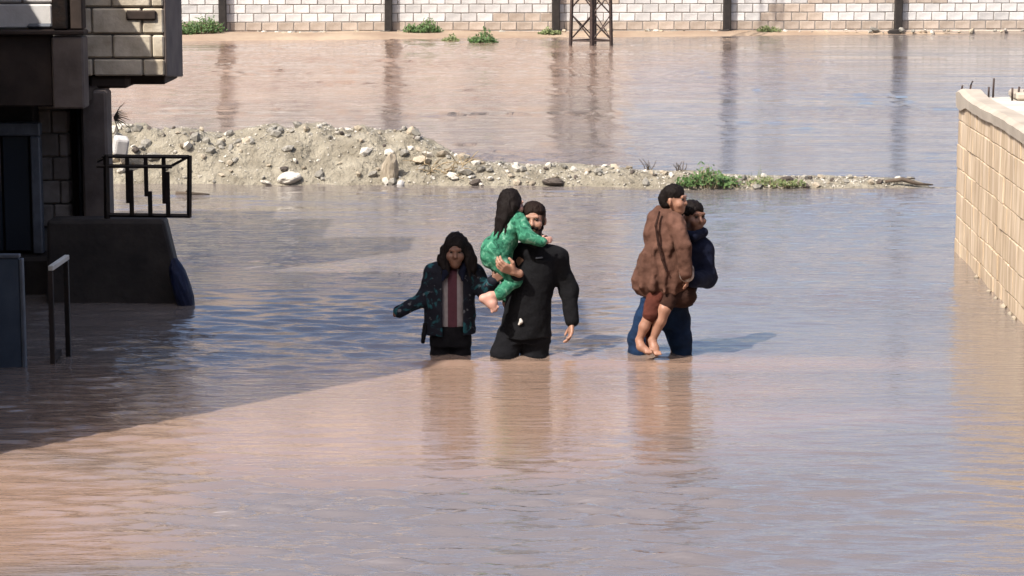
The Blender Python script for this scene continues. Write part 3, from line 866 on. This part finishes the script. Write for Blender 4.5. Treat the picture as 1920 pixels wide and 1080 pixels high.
class Field:
    def __init__(self, res=.006, k=.02): self.p = []; self.cut = []; self.res = res; self.k = k; self.wr = None
    def cap(self, a, b, ra, rb, k=None):
        self.p.append(('c', Q(*a), Q(*b), ra*PX, rb*PX, k or self.k)); return self
    def chain(self, pts, radii, k=None):
        for i in range(len(pts)-1): self.cap(pts[i], pts[i+1], radii[i], radii[i+1], k)
        return self
    def capm(self, a, b, ra, rb, k=.006):
        self.p.append(('c', np.array(a), np.array(b), ra, rb, k)); return self
    def ell(self, c, r, k=None, rot=0):
        self.p.append(('e', Q(*c), np.array(r)*PX, rot, 0, k or self.k)); return self
    def loft(self, rows, k=None):
        R = sorted([(Q(u, v, d)[2], Q(u, v, d)[0], d, ru*PX, rd*PX) for (v, u, d, ru, rd) in rows])
        self.p.append(('l', np.array(R), None, 0, 0, k or self.k)); return self
    def sub(self, c, r): self.cut.append(('e', Q(*c), np.array(r)*PX)); return self
    def subbox(self, lo, hi): self.cut.append(('b', np.array(lo), np.array(hi))); return self
    def wrinkle(self, amp, sx, sy, sz, seed=0): self.wr = (amp, sx, sy, sz, seed); return self
    def bounds(self, p):
        if p[0] == 'c':
            r = max(p[3], p[4]); return np.minimum(p[1], p[2])-r, np.maximum(p[1], p[2])+r
        if p[0] == 'e':
            m = p[2].max() if p[3] else p[2]
            return p[1]-m, p[1]+m
        R = p[1]
        return (np.array([(R[:, 1]-R[:, 3]).min(), (R[:, 2]-R[:, 4]).min(), R[0, 0]]), np.array([(R[:, 1]+R[:, 3]).max(), (R[:, 2]+R[:, 4]).max(), R[-1, 0]]))
    def dist(self, p, X, Y, Z):
        if p[0] == 'c':
            a, b = p[1], p[2]; d = b-a; L = float(d@d)+1e-9
            t = np.clip(((X-a[0])*d[0]+(Y-a[1])*d[1]+(Z-a[2])*d[2])/L, 0, 1)
            return np.sqrt((X-a[0]-t*d[0])**2+(Y-a[1]-t*d[1])**2+(Z-a[2]-t*d[2])**2) - (p[3]+(p[4]-p[3])*t)
        if p[0] == 'e':
            c, r = p[1], p[2]; x = X-c[0]; y = Y-c[1]; z = Z-c[2]
            if p[3]:
                ca, sa = math.cos(p[3]), math.sin(p[3]); x, z = x*ca-z*sa, x*sa+z*ca
            k0 = np.sqrt((x/r[0])**2+(y/r[1])**2+(z/r[2])**2); k1 = np.sqrt((x/r[0]**2)**2+(y/r[1]**2)**2+(z/r[2]**2)**2)+1e-9
            return k0*(k0-1)/k1
        R = p[1]
        zc = np.clip(Z, R[0, 0], R[-1, 0])
        cx = np.interp(zc, R[:, 0], R[:, 1]); cy = np.interp(zc, R[:, 0], R[:, 2]); rx = np.interp(zc, R[:, 0], R[:, 3]); ry = np.interp(zc, R[:, 0], R[:, 4])
        k0 = np.sqrt(((X-cx)/rx)**2+((Y-cy)/ry)**2); k1 = np.sqrt(((X-cx)/rx**2)**2+((Y-cy)/ry**2)**2)+1e-6
        dr = np.where(k0 > .05, k0*(k0-1)/k1, -np.minimum(rx, ry))
        dz = np.abs(Z-zc)
        return np.where(dz > 0, np.sqrt(np.maximum(dr, 0)**2+dz**2)+np.minimum(dr, 0)*0, np.maximum(dr, np.maximum(R[0, 0]-Z, Z-R[-1, 0])))
    def mesh(self):
        h = self.res
        los, his = zip(*[self.bounds(p) for p in self.p])
        lo = np.min(los, 0)-.03; hi = np.max(his, 0)+.03
        n = np.ceil((hi-lo)/h).astype(int)+1
        ax = [lo[i]+h*np.arange(n[i]) for i in range(3)]
        F = np.full(n, .08, np.float32)
        for p in self.p:
            k = p[5]; b0, b1 = self.bounds(p); m = .03+k
            i0 = np.maximum(((b0-m-lo)/h).astype(int), 0); i1 = np.minimum(((b1+m-lo)/h).astype(int)+2, n)
            sl = tuple(slice(i0[i], i1[i]) for i in range(3))
            X, Y, Z = np.meshgrid(ax[0][sl[0]], ax[1][sl[1]], ax[2][sl[2]], indexing='ij')
            d = self.dist(p, X, Y, Z); f = F[sl]
            hh = np.maximum(k-np.abs(f-d), 0)/k
            F[sl] = np.minimum(f, d)-hh*hh*k*.25
        X, Y, Z = np.meshgrid(*ax, indexing='ij')
        if self.wr:
            a, sx, sy, sz, sd_ = self.wr
            nn = vnoise(X*sx+sd_+3*vnoise(X*4, Y*4, Z*4), Y*sy, Z*sz+3*vnoise(X*3+7, Y*3, Z*3)) + .5*vnoise(X*sx*2.2, Y*sy*2.2, Z*sz*2.2+sd_)
            near = np.abs(F) < .03
            F = np.where(near, F+a*2*nn, F).astype(np.float32)
        for c in self.cut:
            if c[0] == 'e':
                k0 = np.sqrt(((X-c[1][0])/c[2][0])**2+((Y-c[1][1])/c[2][1])**2+((Z-c[1][2])/c[2][2])**2)
                F = np.maximum(F, -(k0-1)*c[2].min())
            else:
                lo_, hi_ = c[1], c[2]
                q = np.maximum.reduce([lo_[0]-X, X-hi_[0], lo_[1]-Y, Y-hi_[1], lo_[2]-Z, Z-hi_[2]])
                F = np.maximum(F, -q)
        F = F.astype(np.float32)
        F[0], F[-1], F[:, 0], F[:, -1], F[:, :, 0], F[:, :, -1] = .05, .05, .05, .05, .05, .05
        return surface_net(F, lo, h)

def surface_net(F, lo, h):
    S = F < 0
    c = np.zeros(tuple(s-1 for s in F.shape), np.int8)
    offs = [(a, b, d) for a in (0, 1) for b in (0, 1) for d in (0, 1)]
    def sh(A, o): return A[o[0]:A.shape[0]-1+o[0], o[1]:A.shape[1]-1+o[1], o[2]:A.shape[2]-1+o[2]]
    for o in offs: c += sh(S, o)
    act = (c > 0) & (c < 8)
    idx = np.argwhere(act)
    N = len(idx); num = np.full(act.shape, -1, np.int64); num[act] = np.arange(N)
    acc = np.zeros((N, 3)); cnt = np.zeros(N)
    vals = {o: F[idx[:, 0]+o[0], idx[:, 1]+o[1], idx[:, 2]+o[2]].astype(np.float64) for o in offs}
    for o in offs:
        for axis in range(3):
            if o[axis] == 0:
                o2 = list(o); o2[axis] = 1; o2 = tuple(o2)
                a, b = vals[o], vals[o2]; cr = (a < 0) != (b < 0)
                t = np.where(cr, a/np.where(cr, a-b, 1), 0)
                p = np.array(o, float)[None, :].repeat(N, 0); p[:, axis] += t
                acc += p*cr[:, None]; cnt += cr
    V = lo + h*(idx + acc/cnt[:, None])
    faces = []
    for axis in range(3):
        o2 = [0, 0, 0]; o2[axis] = 1
        A = F[:F.shape[0]-o2[0], :F.shape[1]-o2[1], :F.shape[2]-o2[2]]; B = F[o2[0]:, o2[1]:, o2[2]:]
        cr = np.argwhere((A < 0) != (B < 0))
        u, v = (axis+1) % 3, (axis+2) % 3
        cr = cr[(cr[:, u] > 0) & (cr[:, v] > 0) & (cr[:, u] < F.shape[u]-1) & (cr[:, v] < F.shape[v]-1)]
        if len(cr) == 0: continue
        flip = F[cr[:, 0], cr[:, 1], cr[:, 2]] < 0
        def g(du, dv):
            q = cr.copy(); q[:, u] += du; q[:, v] += dv; return num[q[:, 0], q[:, 1], q[:, 2]]
        quad = np.stack([g(-1, -1), g(0, -1), g(0, 0), g(-1, 0)], 1)
        quad[~flip] = quad[~flip][:, ::-1]
        faces.append(quad)
    return V, np.concatenate(faces)

WY = 16.98      # the line the waders walk on
def add_part(name, field, mat, parent, smooth=True):
    V, Fc = field.mesh()
    W = V + np.array([0, WY, 0])
    loc = np.array(parent_world(parent))
    me = np_mesh(W-loc, Fc, smooth)
    return new_obj(name, me, parent, M[mat] if isinstance(mat, str) else mat)
def parent_world(p):
    v = Vector((0, 0, 0)); q = p
    while q is not None: v += q.location; q = q.parent
    return tuple(v)

def hand(F, W, D, N, curl=.5, side=1, s=1.0, spread=.12):
    """palm, four fingers and a thumb: W wrist, D towards the fingers, N the way they curl, side: thumb side"""
    W = np.array(W, float); D = np.array(D, float)/np.linalg.norm(D); N = np.array(N, float); N -= D*(N@D); N /= np.linalg.norm(N)
    S = np.cross(D, N)*side
    F.capm(W-D*.03*s, W+D*.01*s, .027*s, .026*s, .012)
    for j, o in enumerate((.028, .010, -.009, -.027)):
        kn = W+D*(.088-.004*abs(j-1.2))*s+S*o*s
        F.capm(W+D*.015*s+S*o*.6*s, kn, .0165*s, .0125*s, .010)
        L = (.074, .082, .076, .060)[j]*s; a = curl*.55; p = kn; dirv = D+S*spread*(.03-j*.02)*10
        dirv /= np.linalg.norm(dirv)
        for q, fr in enumerate((.45, .31, .24)):
            v = dirv*math.cos(a)+N*math.sin(a)
            e = p+v*L*fr; F.capm(p, e, (.0105-.0012*q)*s, (.0097-.0012*q)*s, .004); p = e; a += curl*.75
    b = W+D*.028*s+S*.022*s
    t1 = b+(D*.55+S*.75+N*.25)*.045*s; t2 = t1+(D*.85+S*.2+N*.45)*.034*s
    F.capm(b, t1, .016*s, .012*s, .010); F.capm(t1, t2, .0115*s, .009*s, .005)

def head(F, u, v, d, s=1.0, turn=0.0):
    """skull, jaw, nose, brow and ears; turn = yaw in radians (0 faces the camera, + towards the right of the view)"""
    c = Q(u, v, d)
    f = np.array([math.sin(turn), -math.cos(turn), 0]); r = np.array([math.cos(turn), math.sin(turn), 0]); z = np.array([0, 0, 1.0])
    def P(a, b, e): return c + (r*a + f*b + z*e)*s
    def E(p, rad, k=.02): F.p.append(('e', p, np.array(rad)*s, 0, 0, k))
    E(P(0, -.012, .022), (.074, .084, .092)); E(P(0, .030, -.045), (.056, .055, .070), .03); E(P(0, .052, -.092), (.028, .026, .024), .03)
    F.capm(P(0, .084, .010), P(0, .097, -.028), .010*s, .015*s, .014)
    F.capm(P(-.035, .080, .026), P(.035, .080, .026), .013*s, .013*s, .014)
    for sg in (-1, 1):
        E(P(.078*sg, -.008, -.012), (.014, .022, .034), .008); E(P(.04*sg, .062, -.03), (.026, .024, .024), .03)
    F.capm(P(-.014, .080, -.064), P(.014, .080, -.064), .008*s, .008*s, .008)
    for sg in (-1, 1): F.cut.append(('e', P(.031*sg, .098, .008), np.array([.018, .018, .012])*s))
    return P

def sphere_part(name, pos, rad, mat, parent):
    bm = bmesh.new(); bmesh.ops.create_uvsphere(bm, u_segments=12, v_segments=8, radius=1)
    for v in bm.verts: v.co = Vector((v.co.x*rad[0], v.co.y*rad[1], v.co.z*rad[2]))
    me = bpy.data.meshes.new('ball'); bm.to_mesh(me); bm.free()
    me.polygons.foreach_set('use_smooth', [True]*len(me.polygons))
    o = new_obj(name, me, parent, M[mat]); o.location = tuple(np.array(pos)+np.array([0, WY, 0])-np.array(parent_world(parent))); return o

def person(label, u, group=None, z=BED):
    return root('person', label, 'person', ((u-960)*PX, WY, z), group)

def feet_legs(F, hipL, hipR, kneeL, kneeR, ankL, ankR, r=(24, 18, 14)):
    for h_, k_, a_ in ((hipL, kneeL, ankL), (hipR, kneeR, ankR)):
        F.chain([h_, k_, a_], list(r))

# ---- bearded man carrying the child in green
man = person('bearded man in black jacket and trousers carrying a child in green', 985)
B = Field(.0055, .02)
P1 = head(B, 1000, 414, -.04, 1.02, -.12)
B.chain([(1001, 438, -.02), (1004, 470, .01)], [15, 17])
B.loft([(470, 1006, .01, 36, 20), (500, 1005, 0, 32, 24), (560, 990, 0, 32, 26), (620, 985, 0, 38, 26)])
B.chain([(1048, 482, 0), (1067, 545, .02), (1072, 606, -.05)], [13, 11, 8])
B.chain([(966, 480, .03), (972, 530, .06), (970, 516, -.20)], [12, 11, 8])
for uu, kk in ((958, 942), (1006, 1003)):
    B.chain([(uu, 625, 0), (kk, 700, -.03), (kk, 815, .06)], [21, 15, 11]); B.chain([(kk, 818, .06), (kk, 826, -.12)], [11, 9])
hand(B, Q(1072, 608, -.055), Q(1070, 640, -.10)-Q(1072, 608, -.055), (-1, -.25, 0), .55, 1, .98)
hand(B, Q(966, 513, -.235), Q(938, 502, -.28)-Q(966, 513, -.235), (.1, .9, .6), .75, -1, 1.12)
add_part('body', B, 'skin', man)
for sg in (-1, 1):
    sphere_part('eye', P1(.031*sg, .080, .008), (.013, .012, .010), 'eye', man)
H = Field(.005, .012)
for rr_, cc in (((.083, .090, .074), P1(0, -.016, .052)), ((.082, .062, .09), P1(0, -.045, .0))): H.p.append(('e', cc, np.array(rr_)*1.02, 0, 0, .02))
for sg in (-1, 1): H.capm(P1(.070*sg, .018, .03), P1(.066*sg, .030, -.05), .014, .012, .01); H.capm(P1(.014*sg, .096, .030), P1(.048*sg, .080, .032), .006, .004, .004)
H.cut.append(('e', P1(0, .105, .004), np.array([.070, .062, .066])))
H.wrinkle(.005, 70, 70, 40, 2)
H.cut.append(('e', P1(0, .13, .01), np.array([.012, .05, .04])))
add_part('hair', H, 'hair_brown', man)
Bd = Field(.0045, .012)
Bd.capm(P1(-.058, .02, -.055), P1(-.035, .062, -.095), .017, .020, .02); Bd.capm(P1(.058, .02, -.055), P1(.035, .062, -.095), .017, .020, .02)
Bd.capm(P1(-.035, .062, -.095), P1(.035, .062, -.095), .024, .024, .02); Bd.capm(P1(-.03, .086, -.052), P1(.03, .086, -.052), .009, .009, .01)
Bd.capm(P1(-.03, .086, -.052), P1(-.04, .062, -.09), .009, .014, .01); Bd.capm(P1(.03, .086, -.052), P1(.04, .062, -.09), .009, .014, .01)
Bd.wrinkle(.002, 70, 70, 40, 5)
add_part('beard', Bd, 'hair_brown', man)
J = Field(.0065, .03)
J.loft([(458, 1004, .01, 19, 18), (464, 1005, .01, 30, 24), (474, 1008, .01, 44, 28), (488, 1014, 0, 36, 32), (506, 1008, 0, 38, 35), (532, 1001, 0, 43, 37), (562, 991, 0, 43, 38), (600, 987, 0, 46, 38), (634, 985, 0, 50, 39)], .03)
J.chain([(1036, 479, .01), (1046, 487, .01), (1067, 545, .02), (1073, 604, -.05)], [17, 18.5, 17, 13.5], .045)
J.chain([(978, 472, .02), (964, 480, .03), (971, 532, .07), (970, 519, -.19)], [15, 13, 14, 12], .015)
J.wrinkle(.006, 9, 9, 12, 1)
add_part('jacket', J, 'black_jacket', man)
C = Field(.005, .012)
C.chain([(985, 454, -.06), (1002, 461, -.09), (1020, 455, -.05), (1022, 450, .05)], [7, 7, 7, 7])
add_part('collar', C, 'black_jacket', man)
T = Field(.0065, .03)
T.loft([(596, 986, 0, 42, 32), (625, 984, 0, 47, 33), (645, 982, 0, 48, 32)], .03)
T.chain([(957, 635, 0), (946, 668, -.03), (945, 715, -.03), (944, 800, .06)], [27, 26, 24, 18], .02)
T.chain([(1006, 635, 0), (1003, 668, .02), (1003, 715, .0), (1004, 800, .06)], [27, 27, 25, 18], .02)
T.wrinkle(.006, 10, 10, 20, 4)
add_part('trousers', T, 'black_trousers', man)
for kk in (942, 1004):
    S_ = Field(.005, .008); S_.chain([(kk, 812, .06), (kk, 822, -.13)], [13, 11])
    add_part('shoe', S_, 'black_trousers', man)
cm = Field(.003, .004); cm.chain([(1005, 487, -.128), (1016, 486, -.128)], [1.6, 1.6]); add_part('chest_logo', cm, 'frame_grey', man)
wt = Field(.004, .006); wt.chain([(976, 602, -.150), (977, 606, -.152), (973, 611, -.150)], [2.5, 3.5, 2]); add_part('shirt_hem', wt, 'white_cloth', man)

# ---- child in green on his arm
kid = person('small child in patterned green pyjamas carried on the bearded man arm', 945, z=.3)
B = Field(.005, .015)
P2 = head(B, 958, 388, -.06, .90, 1.9)
B.chain([(962, 405, -.06), (960, 420, -.07), (945, 450, -.08), (932, 485, -.07)], [11, 15, 20, 24])
B.chain([(975, 420, -.13), (986, 447, -.20), (1012, 457, -.205)], [9, 8, 6])
hand(B, Q(1012, 457, -.205), (1, .25, .18), (-.1, 1, -.3), .4, 1, .62)
B.chain([(934, 488, -.10), (966, 530, -.16), (934, 556, -.22)], [14, 9, 7])
B.chain([(934, 556, -.22), (922, 558, -.225), (906, 562, -.22)], [8, 8.5, 7.5]); B.chain([(918, 560, -.225), (924, 572, -.24), (928, 582, -.25)], [9, 9, 6])
B.chain([(908, 563, -.22), (924, 577, -.24)], [8, 7])
for q in range(5): B.cap((921+q*2.6, 580-q*1.2, -.25), (923+q*2.8, 588-q*2.4, -.262), 2.6, 2.0, .003)
B.chain([(936, 490, .02), (958, 530, .10), (950, 570, .14)], [15, 11, 8]); B.chain([(950, 572, .14), (955, 590, .13)], [8, 6])
add_part('body', B, 'skin_pink', kid)
H = Field(.005, .015)
H.ell((956, 384, -.05), (23.5, 25, 28)); H.chain([(946, 393, -.10), (939, 412, -.13), (931, 440, -.145)], [13, 7.5, 2.5]); H.chain([(952, 396, -.12), (946, 416, -.15), (940, 432, -.16)], [12, 7, 2.5])
H.chain([(960, 393, -.11), (957, 408, -.14)], [13, 5]); H.chain([(944, 388, -.05), (936, 412, -.09)], [12, 4])
for (ua, va, ub_, vb, dd) in ((938, 410, 926, 452, -.15), (946, 415, 934, 450, -.17), (952, 415, 947, 444, -.17), (936, 400, 928, 430, -.10)):
    H.cap((ua, va, dd+.03), (ub_, vb, dd), 6, 1.6, .01)
H.sub((984, 392, -.05), (13, 20, 17)); H.wrinkle(.006, 60, 60, 16, 3)
add_part('hair', H, 'hair_dark', kid)
G = Field(.006, .022)
G.chain([(966, 412, -.07), (958, 428, -.08), (945, 452, -.085), (931, 480, -.08)], [17, 22, 25, 31])
G.chain([(974, 418, -.13), (986, 446, -.20), (1014, 456, -.21)], [15, 14, 10])
G.chain([(966, 416, .0), (988, 440, .09), (1012, 448, .10)], [13, 11, 9])
G.wrinkle(.0065, 14, 14, 24, 2)
add_part('pyjama_top', G, 'green_pyjama', kid)
G = Field(.006, .02)
G.chain([(931, 474, -.08), (929, 482, -.08)], [31, 28]); G.chain([(932, 488, -.11), (966, 528, -.15), (936, 554, -.22)], [22, 13, 11.5]); G.chain([(936, 492, .0), (958, 530, .09), (951, 560, .13)], [22, 16, 12])
G.wrinkle(.005, 14, 14, 24, 8)
add_part('pyjama_trousers', G, 'green_pyjama', kid)

# ---- girl beside him
girl = person('long-haired girl in dark floral jacket over a striped shirt wading beside the bearded man', 845)
DG = .03
B = Field(.0055, .02)
P3 = head(B, 853, 475, DG-.05, .93, .05)
B.chain([(853, 495, DG-.01), (852, 512, DG)], [10, 12])
B.loft([(508, 850, DG, 30, 15), (540, 848, DG, 27, 18), (590, 846, DG, 26, 19), (625, 844, DG, 30, 20)])
B.chain([(812, 512, DG), (797, 560, DG-.02), (757, 583, DG-.09)], [10, 9, 7]); hand(B, Q(760, 582, DG-.09), (-1, -.3, -.10), (0, -.4, -1), 1.0, -1, .74)
B.chain([(888, 512, DG), (908, 548, DG-.03), (924, 531, DG-.16)], [10, 9, 7]); hand(B, Q(924, 531, DG-.16), (.55, -.3, .5), (.3, .8, .1), .7, 1, .8)
for uu in (826, 862):
    B.chain([(uu, 630, DG), (uu, 710, DG), (uu, 815, DG+.05)], [18, 13, 9]); B.chain([(uu, 818, DG+.05), (uu, 826, DG-.12)], [9, 7])
add_part('body', B, 'skin_tan_shaded', girl)
for sg in (-1, 1): sphere_part('eye', P3(.031*sg*.93, .080*.93, .008), (.012, .011, .009), 'eye', girl)
H = Field(.005, .02)
H.ell((855, 467, DG-.02), (24, 27, 30)); H.chain([(834, 470, DG-.03), (830, 490, DG-.05), (832, 506, DG-.09)], [9, 9, 5])
H.chain([(875, 470, DG-.03), (882, 490, DG-.05), (888, 508, DG-.08)], [12, 12, 6]); H.chain([(860, 470, DG+.05), (868, 505, DG+.08)], [22, 16])
H.cut.append(('e', P3(-.004, .095, -.025), np.array([.054, .075, .080])))
for (ua, va, ub_, vb, dd) in ((838, 486, 826, 520, -.09), (834, 480, 824, 500, -.04), (880, 490, 893, 522, -.08), (884, 486, 897, 508, -.02), (876, 492, 882, 526, -.11), (841, 492, 838, 524, -.115)):
    H.cap((ua, va, DG+dd+.03), (ub_, vb, DG+dd), 6, 1.8, .01)
H.wrinkle(.007, 60, 60, 14, 6)
add_part('hair', H, 'hair_dark', girl)
S_ = Field(.006, .02)
S_.loft([(506, 850, DG, 18, 14), (514, 850, DG, 34, 21), (540, 848, DG, 33, 25), (580, 847, DG, 33, 27), (612, 846, DG, 35, 28)]); S_.wrinkle(.003, 12, 12, 16, 9)
add_part('shirt', S_, stripe_mat(((848-845)*PX)), girl)
J = Field(.0065, .025)
J.loft([(498, 851, DG, 20, 17), (504, 851, DG, 36, 23), (512, 850, DG, 44, 26), (530, 847, DG, 46, 30), (572, 842, DG, 48, 33), (628, 842, DG, 50, 35)])
J.chain([(820, 510, DG), (812, 514, DG), (796, 562, DG-.02), (749, 586, DG-.11)], [17, 18, 15, 12]); J.chain([(882, 510, DG), (889, 515, DG), (909, 550, DG-.03), (926, 530, DG-.15)], [17, 18, 16, 12])
a = Q(829, 660, 0); b_ = Q(868, 480, 0)
J.subbox((a[0], -.4, a[2]-.2), (b_[0], DG-.02, b_[2]+.2)); J.wrinkle(.006, 9, 9, 18, 12)
add_part('jacket', J, 'floral_jacket', girl)
C = Field(.005, .012); C.chain([(832, 500, DG-.06), (836, 515, DG-.10), (830, 528, DG-.12)], [7, 6, 3]); C.chain([(872, 500, DG-.06), (866, 515, DG-.10), (868, 528, DG-.12)], [7, 6, 3]); C.chain([(834, 500, DG-.05), (853, 498, DG+.06), (872, 500, DG-.05)], [7, 8, 7])
add_part('collar', C, 'navy_jacket', girl)
T = Field(.0065, .03)
T.loft([(606, 845, DG, 34, 27), (630, 844, DG, 37, 29), (650, 843, DG, 38, 27)])
for uu in (825, 862): T.chain([(uu, 640, DG), (uu, 670, DG), (uu, 715, DG), (uu, 800, DG+.05)], [20, 19, 18, 15])
T.wrinkle(.005, 10, 10, 20, 14)
add_part('trousers', T, 'black_trousers', girl)
St = Field(.005, .008); St.chain([(797, 612, DG-.06), (794, 630, DG-.07), (792, 644, DG-.07)], [5, 4.5, 4]); add_part('strap', St, 'black_trousers', girl)
for uu in (826, 862):
    S_ = Field(.005, .008); S_.chain([(uu, 812, DG+.05), (uu, 823, DG-.12)], [11, 9])
    add_part('shoe', S_, 'black_trousers', girl)

# ---- man in navy jacket carrying the boy
man2 = person('man in navy jacket and blue trousers carrying a boy in brown', 1250)
D2 = .10
B = Field(.0055, .02)
P4 = head(B, 1302, 408, D2, .98, .55)
B.chain([(1300, 430, D2+.02), (1296, 458, D2+.02)], [14, 17])
B.loft([(460, 1285, D2, 36, 20), (500, 1275, D2, 32, 24), (560, 1252, D2, 34, 26), (610, 1245, D2, 40, 26)])
B.chain([(1320, 468, D2), (1329, 524, D2-.04), (1296, 530, -.20)], [13, 11, 8]); hand(B, Q(1296, 530, -.20), (-1, -.25, .1), (-.1, 1, .2), .75, 1, .95)
B.chain([(1238, 470, D2), (1212, 535, D2), (1240, 552, -.12)], [13, 11, 8]); hand(B, Q(1240, 552, -.12), (1, -.1, .2), (.1, .2, 1), .8, -1, .95)
for h_, k_ in ((1222, 1200), (1274, 1283)):
    B.chain([(h_, 615, D2), (k_, 700, D2-.04), (k_, 815, D2)], [21, 15, 11]); B.chain([(k_, 818, D2), (k_, 826, D2-.16)], [11, 9])
add_part('body', B, 'skin_tan_shaded', man2)
for sg in (-1, 1): sphere_part('eye', P4(.031*sg, .080, .008), (.012, .011, .009), 'eye', man2)
H = Field(.005, .015)
for rr_, cc in (((.083, .090, .076), P4(0, -.016, .045)), ((.082, .062, .09), P4(0, -.045, -.01))): H.p.append(('e', cc, np.array(rr_), 0, 0, .02))
H.cut.append(('e', P4(0, .105, -.01), np.array([.070, .06, .075]))); H.wrinkle(.005, 70, 70, 40, 2)
add_part('hair', H, 'hair_dark', man2)
J = Field(.0065, .03)
J.loft([(438, 1300, D2+.01, 19, 20), (448, 1298, D2+.01, 26, 24), (458, 1288, D2, 46, 28), (485, 1282, D2, 46, 33), (530, 1268, D2, 46, 36), (575, 1254, D2, 49, 36)])
J.chain([(1312, 465, D2), (1321, 472, D2), (1329, 524, D2-.04), (1298, 529, -.19)], [20, 20, 18, 14]); J.chain([(1246, 465, D2), (1236, 472, D2), (1212, 535, D2), (1240, 553, -.10)], [18, 19, 17, 14])
J.wrinkle(.005, 9, 9, 20, 21)
add_part('jacket', J, 'navy_jacket', man2)
C = Field(.005, .012); C.chain([(1284, 442, D2-.08), (1302, 446, D2-.12), (1320, 438, D2-.04), (1318, 434, D2+.08)], [9, 9, 9, 9]); add_part('collar', C, 'navy_jacket', man2)
T = Field(.0065, .03)
T.loft([(562, 1250, D2, 46, 33), (600, 1246, D2, 50, 35), (615, 1246, D2, 52, 33)])
T.chain([(1220, 606, D2), (1203, 640, D2-.02), (1199, 668, D2-.03), (1199, 715, D2), (1199, 800, D2)], [29, 22, 19, 18, 17])
T.chain([(1270, 606, D2), (1279, 640, D2-.04), (1283, 668, D2-.05), (1284, 715, D2), (1284, 800, D2)], [29, 22, 17, 18, 17])
T.wrinkle(.006, 10, 10, 20, 24)
add_part('trousers', T, 'blue_trousers', man2)
for uu in (1199, 1284):
    S_ = Field(.005, .008); S_.chain([(uu, 812, D2), (uu, 822, D2-.17)], [13, 11])
    add_part('shoe', S_, 'black_trousers', man2)

# ---- boy in brown coat
boy = person('barefoot boy in hooded brown coat held by the man in navy', 1245, z=.02)
B = Field(.005, .015)
P5 = head(B, 1262, 378, -.12, .88, 1.15)
B.chain([(1256, 395, -.10), (1252, 415, -.11), (1246, 470, -.12), (1240, 535, -.12)], [10, 18, 24, 26])
B.chain([(1266, 424, -.17), (1279, 475, -.24), (1283, 516, -.26)], [10, 8, 6]); hand(B, Q(1283, 516, -.26), (.12, -.05, -1), (-1, .3, 0), .6, 1, .72)
B.chain([(1228, 545, -.16), (1219, 585, -.25), (1206, 615, -.25), (1197, 640, -.24)], [15, 11, 10, 6])
B.chain([(1197, 640, -.24), (1200, 652, -.27), (1214, 662, -.30)], [7.5, 8, 6])
B.chain([(1252, 545, -.16), (1243, 582, -.25), (1235, 604, -.245), (1222, 640, -.24)], [15, 12, 11.5, 6.5])
B.chain([(1221, 641, -.24), (1225, 655, -.265), (1229, 664, -.29)], [8, 8.5, 6])
for (fu, fv, fd) in ((1212, 660, -.305), (1229, 663, -.295)):
    for q in range(5): B.cap((fu-4+q*2.4, fv-1, fd), (fu-3+q*2.6, fv+3, fd-.018), 2.4, 1.9, .003)
add_part('body', B, 'skin_boy', boy)
for sg in (-1, 1): sphere_part('eye', P5(.031*sg, .080, .008), (.012, .011, .009), 'eye', boy)
H = Field(.005, .015)
for rr_, cc in (((.086, .092, .074), P5(0, -.010, .052)), ((.084, .066, .088), P5(0, -.044, .0))): H.p.append(('e', cc, np.array(rr_)*.9, 0, 0, .02))
H.cut.append(('e', P5(0, .110, -.02), np.array([.068, .062, .070]))); H.wrinkle(.006, 70, 70, 35, 2)
add_part('hair', H, 'hair_dark', boy)
K = Field(.0065, .03)
K.loft([(394, 1255, -.10, 15, 15), (404, 1250, -.10, 25, 22), (418, 1246, -.11, 34, 26), (440, 1244, -.12, 36, 29), (466, 1243, -.13, 38, 31), (500, 1240, -.13, 49, 34), (526, 1238, -.13, 57, 36), (544, 1237, -.12, 53, 34), (556, 1239, -.12, 44, 29)])
K.chain([(1236, 398, -.09), (1224, 414, -.12), (1217, 440, -.14), (1217, 458, -.13)], [9, 13, 14, 8], .012)
K.chain([(1262, 418, -.19), (1277, 466, -.285), (1281, 514, -.29)], [17, 15.5, 13], .006)
for (p0, p1, w) in (((1205, 480, -.20), (1200, 540, -.23), 6), ((1222, 470, -.24), (1221, 545, -.27), 6), ((1240, 500, -.26), (1243, 550, -.27), 5), ((1258, 440, -.22), (1250, 480, -.25), 5), ((1262, 520, -.25), (1262, 552, -.24), 5)):
    K.cap(p0, p1, w*.5, w*.9, .03)
K.wrinkle(.010, 17, 14, 13, 33)
add_part('coat', K, 'brown_coat', boy)
Sm = Field(.004, .006); Sm.chain([(1233, 402, -.205), (1226, 428, -.250), (1231, 462, -.270), (1238, 490, -.285), (1246, 512, -.29)], [2, 2.4, 2.4, 2.4, 1.8]); add_part('seam_band', Sm, 'dark_brown', boy)
T = Field(.006, .025)
T.chain([(1236, 550, -.14), (1282, 556, -.12)], [26, 24])
T.chain([(1252, 556, -.16), (1248, 574, -.24)], [20, 14])
T.wrinkle(.006, 14, 14, 20, 7)
add_part('trousers', T, 'dark_brown', boy)
T = Field(.006, .02)
T.chain([(1230, 550, -.18), (1217, 592, -.255)], [19, 14.5], .02)
T.chain([(1222, 585, -.19), (1219, 625, -.16), (1221, 652, -.16)], [14, 11, 9], .02)
T.wrinkle(.006, 16, 16, 24, 17)
add_part('trouser_leg', T, 'maroon', boy)
Cf = Field(.005, .008); Cf.chain([(1283, 510, -.262), (1284, 519, -.264)], [14.5, 13.5]); add_part('cuff', Cf, 'knit', boy)
